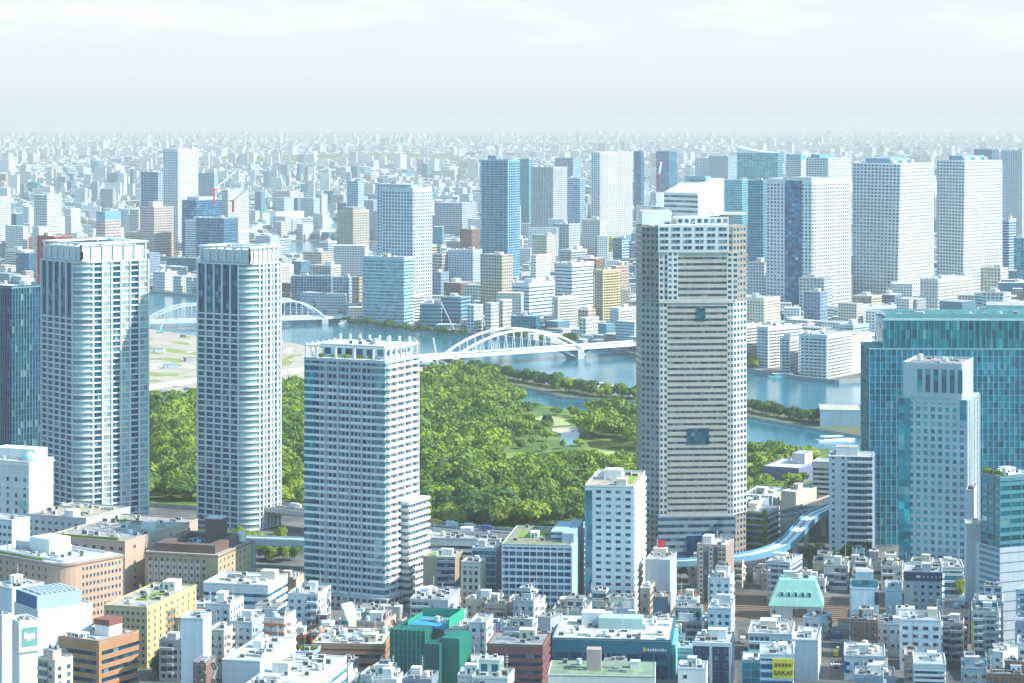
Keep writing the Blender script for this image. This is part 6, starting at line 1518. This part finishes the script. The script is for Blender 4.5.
# ------------------------------------------------------------------ the far city: tens of thousands of roofs that read as one mass
def far_city():
    g = np.random.default_rng(5)
    N = 78000
    # density falls with distance, buildings a little larger far out
    u = g.random(N); Y = np.where(u < .62, g.uniform(2450 ** .5, 9500 ** .5, N) ** 2, g.uniform(9500, 32000, N))
    X = g.uniform(-.235, .235, N) * Y
    grid = np.round(X / 25) ; X = np.where(Y < 9500, grid * 25 + g.normal(0, 4, N), X)
    far = Y > 9500
    a = np.where(far, g.uniform(20, 60, N), g.gamma(3.0, 4.2, N) + 7); b = np.where(far, g.uniform(20, 50, N), g.gamma(3.0, 3.8, N) + 7)
    h = g.gamma(2.0, 4.2, N) + 5; dist = np.sin(X / 410 + 1.7) * np.sin(Y / 730) + .6 * np.sin(X / 190 - Y / 350); h *= 1 + .35 * dist; tall = g.random(N) < np.clip(.02 + .035 * dist, .002, .08); h = np.where(tall, g.uniform(30, 80, N), h); a = np.where(tall, np.maximum(a, 15), a); h = np.where(Y < 3300, np.minimum(h, 45), h)
    a = np.where(tall & ~far, a * 1.1, a)
    keep = np.ones(N, bool)
    def inside(P):
        x, y = X, Y; c = np.zeros(N, bool); j = len(P) - 1
        for i in range(len(P)):
            yi, yj = P[i][1], P[j][1]; xi, xj = P[i][0], P[j][0]
            if yi != yj: c ^= ((yi > y) != (yj > y)) & (x < (xj - xi) * (y - yi) / (yj - yi) + xi)
            j = i
        return c
    keep &= ~((np.abs((X + .32 * Y) % 620 - 310) < 13) & (Y < 14000)); keep &= ~((np.abs((Y - .45 * X) % 900 - 450) < 22) & (Y < 14000))
    FB = Gp(far_bank); bx = np.array([p[0] for p in FB]); by = np.array([p[1] for p in FB])
    keep &= Y > np.interp(X, bx, by) + 45
    o_, h_ = Y.copy(), X.copy()
    keep &= ~inside(Gp([(270, 240), (425, 240), (425, 258), (270, 262)]))
    for f in FOOT:
        if f[1] > 2300: keep &= ~(((X - f[0]) ** 2 + (Y - f[1]) ** 2) < (f[2] + 14) ** 2)
    # parks and dark green belts left open
    for P in ([(270, 165), (450, 160), (450, 156), (270, 158)], [(200, 163), (330, 164), (330, 160), (200, 159)], [(575, 232), (625, 236), (640, 262), (575, 258)], [(80, 225), (112, 225), (118, 238), (80, 238)]): keep &= ~inside(Gp(P))
    X, Y, a, b, h = (v[keep] for v in (X, Y, a, b, h)); n = len(X)
    th = -np.radians(24 + 16 * np.sign(np.sin(X / 620 + .4) * np.sin(Y / 900)) + g.normal(0, 2, n)); ca, sa = np.cos(th), np.sin(th)
    sg = np.array([(-.5, -.5), (.5, -.5), (.5, .5), (-.5, .5)])
    V = np.zeros((n, 8, 3))
    for k in range(8):
        lx, ly = sg[k % 4, 0] * a, sg[k % 4, 1] * b
        V[:, k, 0] = X + ca * lx - sa * ly; V[:, k, 1] = Y + sa * lx + ca * ly; V[:, k, 2] = 0 if k < 4 else h
    fidx = np.array([(0, 1, 5, 4), (1, 2, 6, 5), (2, 3, 7, 6), (3, 0, 4, 7), (4, 5, 6, 7)])
    loops = (np.arange(n)[:, None, None] * 8 + fidx[None]).reshape(-1)
    me = bpy.data.meshes.new('distant_city'); nf = n * 5
    me.vertices.add(n * 8); me.vertices.foreach_set('co', V.astype(np.float32).ravel())
    me.loops.add(nf * 4); me.loops.foreach_set('vertex_index', loops.astype(np.int32))
    me.polygons.add(nf); me.polygons.foreach_set('loop_start', np.arange(0, nf * 4, 4, dtype=np.int32)); me.polygons.foreach_set('loop_total', np.full(nf, 4, np.int32))
    uv = np.zeros((n, 5, 4, 2)); nv = np.round(h / 3.3); na = np.round(a / 3.6); nb = np.round(b / 3.6)
    for k in range(4):
        w = na if k % 2 == 0 else nb
        uv[:, k, 1, 0] = w; uv[:, k, 2, 0] = w; uv[:, k, 2, 1] = nv; uv[:, k, 3, 1] = nv
    L = me.uv_layers.new(name='UVMap'); L.data.foreach_set('uv', uv.astype(np.float32).ravel())
    pal = np.array([(.78, .78, .77), (.72, .71, .68), (.6, .6, .6), (.64, .58, .5), (.56, .62, .66), (.35, .37, .4), (.5, .38, .32), (.30, .40, .48), (.10, .28, .36), (.07, .2, .3)])
    ci = g.choice(len(pal), n, p=[.28, .19, .10, .07, .12, .04, .04, .07, .06, .03]); col = np.clip(pal[ci] * g.uniform(.85, 1.1, (n, 1)), 0, .85)
    C5 = np.repeat(col[:, None, :], 5, 1); roofc = np.array([(.7, .7, .69), (.5, .5, .5), (.36, .38, .4), (.4, .5, .5), (.45, .34, .3)])[g.choice(5, n, p=[.4, .3, .15, .1, .05])]; C5[:, 4] = roofc
    at = me.attributes.new('wallcol', 'FLOAT_COLOR', 'FACE'); at.data.foreach_set('color', np.concatenate([C5, np.ones((n, 5, 1))], 2).astype(np.float32).ravel())
    m, ns, ls, bs = mat('distant_facades')
    ac = ns.new('ShaderNodeAttribute'); ac.attribute_name = 'wallcol'; uvn = ns.new('ShaderNodeUVMap').outputs[0]
    sp = ns.new('ShaderNodeSeparateXYZ'); ls.new(uvn, sp.inputs[0])
    du = mathn(ns, ls, 'ABSOLUTE', mathn(ns, ls, 'SUBTRACT', mathn(ns, ls, 'FRACT', sp.outputs[0]), .5)); dv = mathn(ns, ls, 'ABSOLUTE', mathn(ns, ls, 'SUBTRACT', mathn(ns, ls, 'FRACT', sp.outputs[1]), .5))
    win = mathn(ns, ls, 'MULTIPLY', mathn(ns, ls, 'LESS_THAN', du, .33), mathn(ns, ls, 'LESS_THAN', dv, .25))
    win = mathn(ns, ls, 'MULTIPLY', win, mathn(ns, ls, 'GREATER_THAN', sp.outputs[1], .01))
    ls.new(mixn(ns, ls, win, ac.outputs['Color'], (.06, .13, .17)), bs.inputs['Base Color']); bs.inputs['Roughness'].default_value = .7
    me.materials.append(m); me.polygons.foreach_set('use_smooth', np.zeros(nf, bool)); me.update(calc_edges=True)
    o = put('distant_city', me); tag(o, kind='stuff'); print('FARCITY', n)
far_city()
# ------------------------------------------------------------------ trees of the garden
def garden_trees():
    g = random.Random(31); pts = []
    GP_ = Gp([(140, 404), (197, 402), (240, 397), (300, 391), (380, 386), (425, 381), (472, 377), (500, 388), (515, 396), (525, 405), (562, 411), (583, 415), (638, 427), (744, 452), (830, 462), (830, 478), (790, 492), (745, 500), (640, 519), (585, 528), (500, 530), (420, 530), (300, 508), (197, 504), (140, 500)], Z1)
    OPEN = Gp([(498, 408), (530, 404), (585, 413), (594, 424), (580, 440), (600, 442), (640, 444), (640, 472), (590, 470), (480, 470), (478, 461), (520, 450), (528, 434), (505, 424)], Z1)
    y0, y1 = min(p[1] for p in GP_), max(p[1] for p in GP_)
    cell = 16.5; y = y0
    def seen(px):
        return 146 < px < 201 or 276 < px < 308 or 414 < px < 645 or 740 < px < 835
    while y < y1:
        xr = .17 * y; x = -xr
        while x < xr:
            X, Yv = x + g.uniform(-4.5, 4.5), y + g.uniform(-4.5, 4.5); px = CX + F * X / Yv
            x += cell
            if not seen(px) or not inpoly(X, Yv, GP_): continue
            if any(inpoly(X, Yv, P) or inpoly(X, Yv - 7, P) for P in CLEAR): continue
            op = inpoly(X, Yv, OPEN)
            if op and g.random() > .5: continue
            if any((f[0] - X) ** 2 + (f[1] - Yv) ** 2 < (f[2] * .8 + 4) ** 2 for f in FOOT if f[1] < 2400): continue
            big = math.sin(X * .021 + 1.3) * math.sin(Yv * .017) 
            rad = g.choice([7, 8.5, 9.5, 11, 13]) * g.uniform(.9, 1.12) + big * 1.5; hgt = g.uniform(10.5, 17) + big * 3.5
            if px > 740: rad *= .75; hgt *= .6
            if op: rad *= .55; hgt *= .5
            elif g.random() < .12: rad *= 1.45; hgt *= 1.2
            pts.append((X, Yv, rad, hgt, op))
        y += cell * .9
    return pts
TP = garden_trees()
TP.sort(key=lambda p: p[1])
print('TREES', len(TP))
SHOW = 112
single = TP[:int(SHOW * .72)] + [p for p in TP[int(SHOW * .72):] if p[4]][:30]
sset = set(id(p) for p in single)
for p in single:
    px = CX + F * p[0] / p[1]
    if p[4]: lab, grp = 'small garden tree on the open lawns and paths of the garden', 'small trees on the garden lawns'
    elif px < 205: lab, grp = 'broad green tree in the wood between the two round cornered towers', 'garden trees between the round towers'
    elif px < 320: lab, grp = 'leafy tree seen between round tower and balcony tower', 'garden trees left of the balcony tower'
    elif px < 650: lab, grp = 'broad leafy tree along the near edge of the dense garden wood', 'trees at the near edge of the garden wood'
    else: lab, grp = 'dense green tree behind the brown striped tower right side', 'garden trees right of the brown tower'
    tree(p[0], p[1], p[2], p[3], Z1, lab, grp, r=rnd)
rest = [p for p in TP if id(p) not in sset]
def wood():
    g = np.random.default_rng(9); Vs = []
    for p in rest:
        v = LOW_V[g.integers(5)]; t = g.uniform(0, 6.28); c, s = math.cos(t), math.sin(t)
        w = np.stack([(v[:, 0] * c - v[:, 1] * s) * p[2] + p[0], (v[:, 0] * s + v[:, 1] * c) * p[2] + p[1], v[:, 2] * p[3] * .8 + p[3] * .2 + Z1], 1); Vs.append(w)
    m, ns, ls, b = mat('wood_leaves')
    o = put('garden_wood', quads_mesh('garden_wood', np.concatenate(Vs), M_LEAF_WOOD)); tag(o, kind='stuff')
M_LEAF_WOOD = make_leaf('wood_leaves_mass', (0.035, 0.13, 0.02), (0.34, 0.45, 0.025))
# per-tree colour inside the mass comes from a coarse cell pattern over the ground
def tune_mass():
    nt = M_LEAF_WOOD.node_tree; ns, ls = nt.nodes, nt.links
    vo = ns.new('ShaderNodeTexVoronoi'); vo.inputs['Scale'].default_value = .075
    geo = [n for n in ns if n.type == 'NEW_GEOMETRY'][0]; ls.new(mapped(ns, ls, geo.outputs['Position'], (1, 1, .2)), vo.inputs['Vector'])
    oi = [n for n in ns if n.type == 'OBJECT_INFO'][0]
    for l in list(ls):
        if l.from_node == oi: tgt = l.to_socket; ls.remove(l); ls.new(vo.outputs['Color'], tgt)
tune_mass()
wood()
# trees on the breakwater, along the streets, on the far bank
def along(pts, n, rad, hgt, z, label, group, dark=False, jit=5, zref=None):
    P = Gp(pts, z)
    n = max(1, int(n * .95))
    L = [math.dist(p, q) for p, q in zip(P, P[1:])]; tot = sum(L)
    for i in range(n):
        d = tot * (i + .5) / n
        k = 0
        while d > L[k] and k < len(L) - 1: d -= L[k]; k += 1
        f = d / L[k]; x = P[k][0] + (P[k + 1][0] - P[k][0]) * f + rnd.uniform(-jit, jit) * .6; y = P[k][1] + (P[k + 1][1] - P[k][1]) * f + rnd.uniform(-jit, jit)
        tree(x, y, rnd.uniform(*rad), rnd.uniform(*hgt), z, label, group, dark)
along([(470, 372.5), (520, 381), (560, 388.5)], 40, (5, 8), (8, 13), 2.2, 'dark rounded tree on the long breakwater strip in the river', 'trees along the breakwater', True, 5)
along([(558, 391), (600, 396.5), (640, 399)], 30, (5, 9), (8, 13), 2.2, 'tree on the wider right end of the breakwater strip', 'trees on the breakwater end', False, 8)
along([(745, 411), (785, 418), (822, 424)], 24, (5, 8), (7, 11), 2.2, 'tree on the spit right of the brown striped tower', 'trees on the spit', True, 7)
along([(330, 321.5), (362, 325), (412, 332), (468, 336)], 22, (5, 8), (6, 10), .3, 'dark tree on the far embankment below the teal riverside office', 'trees on the far embankment', True, 4)
along([(500, 336), (540, 341), (578, 344)], 12, (6, 10), (8, 12), .3, 'green tree on the far bank behind the big arch bridge', 'trees behind the arch bridge', False, 6)
along([(738, 364), (760, 368)], 5, (5, 8), (6, 10), .3, 'small tree at the water edge beside the white quay block', 'trees on the right quay', False, 4)
along([(808, 568), (832, 574), (848, 570), (866, 563)], 12, (5, 8), (9, 14), .1, 'dark street tree below the pale balcony tower', 'trees below the pale balcony tower', True, 6)
along([(240, 557), (262, 560), (300, 562)], 11, (4, 6), (7, 10), .1, 'green tree beneath the pale blue monorail line', 'trees under the monorail', False, 6)
along([(196, 541), (240, 546), (285, 548)], 12, (4, 7), (7, 11), .1, 'tree at the foot of the right round cornered tower', 'trees at the twin tower foot', False, 6)
along([(680, 578), (700, 580)], 4, (4, 5), (6, 8), .1, 'tree beside the railway below the monorail curve', 'trees beside the railway', False, 3)
along([(153, 676), (178, 668)], 4, (4, 6), (7, 10), .1, 'dark tree in the yard below the yellow office', 'trees by the yellow office', True, 3)
along([(946, 632), (960, 634), (972, 640)], 4, (3, 5), (6, 10), .1, 'dark tree at the street end near the plain grey slab', 'trees by the grey slab', True, 3)
along([(957, 596), (958, 598)], 1, (3, 3.4), (9, 10), .1, 'single bright green tree right of the sign band office', None, False, 1)
along([(890, 575), (902, 578)], 3, (4, 5), (7, 9), .1, 'yellowish tree at the foot of the grid tower', 'trees by the grid tower', False, 3)
# far green belts
def belt(name, pts, n, rad, hgt):
    g = np.random.default_rng(len(pts) + n); P = Gp(pts); xs = [p[0] for p in P]; ys = [p[1] for p in P]; Vs = []
    k = 0
    while k < n:
        x, y = g.uniform(min(xs), max(xs)), g.uniform(min(ys), max(ys))
        if not inpoly(x, y, P): continue
        k += 1; v = LOW_V[g.integers(5)][:240]; R_ = g.uniform(.7, 1.3)
        Vs.append(np.stack([v[:, 0] * rad * R_ + x, v[:, 1] * rad * R_ + y, v[:, 2] * hgt + 1], 1))
    o = put(name, quads_mesh(name, np.concatenate(Vs), M_LEAF_WOOD)); tag(o, kind='stuff')
belt('park_wood', [(575, 233), (622, 237), (640, 261), (575, 257)], 220, 9, 12)
belt('distant_wood', [(270, 164), (450, 161), (450, 156), (270, 158)], 420, 34, 22)
belt('distant_wood', [(200, 163), (330, 164), (330, 160), (200, 159)], 200, 34, 18)
belt('park_wood', [(80, 226), (110, 226), (116, 237), (82, 237)], 60, 9, 12)
# ------------------------------------------------------------------ haze
hb = MB(); hb.box(-24000, 24000, -60, 45000, -1.0, 252)
hz = hb.mesh('haze', []); ho = put('haze', hz); tag(ho, kind='stuff')
hm = bpy.data.materials.new('haze_air'); hm.use_nodes = True; hm.node_tree.nodes.remove(hm.node_tree.nodes['Principled BSDF'])
pv = hm.node_tree.nodes.new('ShaderNodeVolumePrincipled'); pv.inputs['Color'].default_value = (.728, .678, .655, 1); pv.inputs['Density'].default_value = 6.3e-5; pv.inputs['Anisotropy'].default_value = 0.0
hm.node_tree.links.new(pv.outputs[0], hm.node_tree.nodes['Material Output'].inputs['Volume']); hz.materials.append(hm)
try: hm.cycles.homogeneous_volume = True
except Exception: pass
for k_ in [o for o in bpy.data.objects if '_dims' in o.keys()]: del k_['_dims']
print('OBJECTS', len(bpy.data.objects), 'BUILDINGS', sum(1 for o in bpy.data.objects if o.parent is None and o.get('category') in ('tower', 'office', 'building', 'warehouse', 'hotel', 'house')))
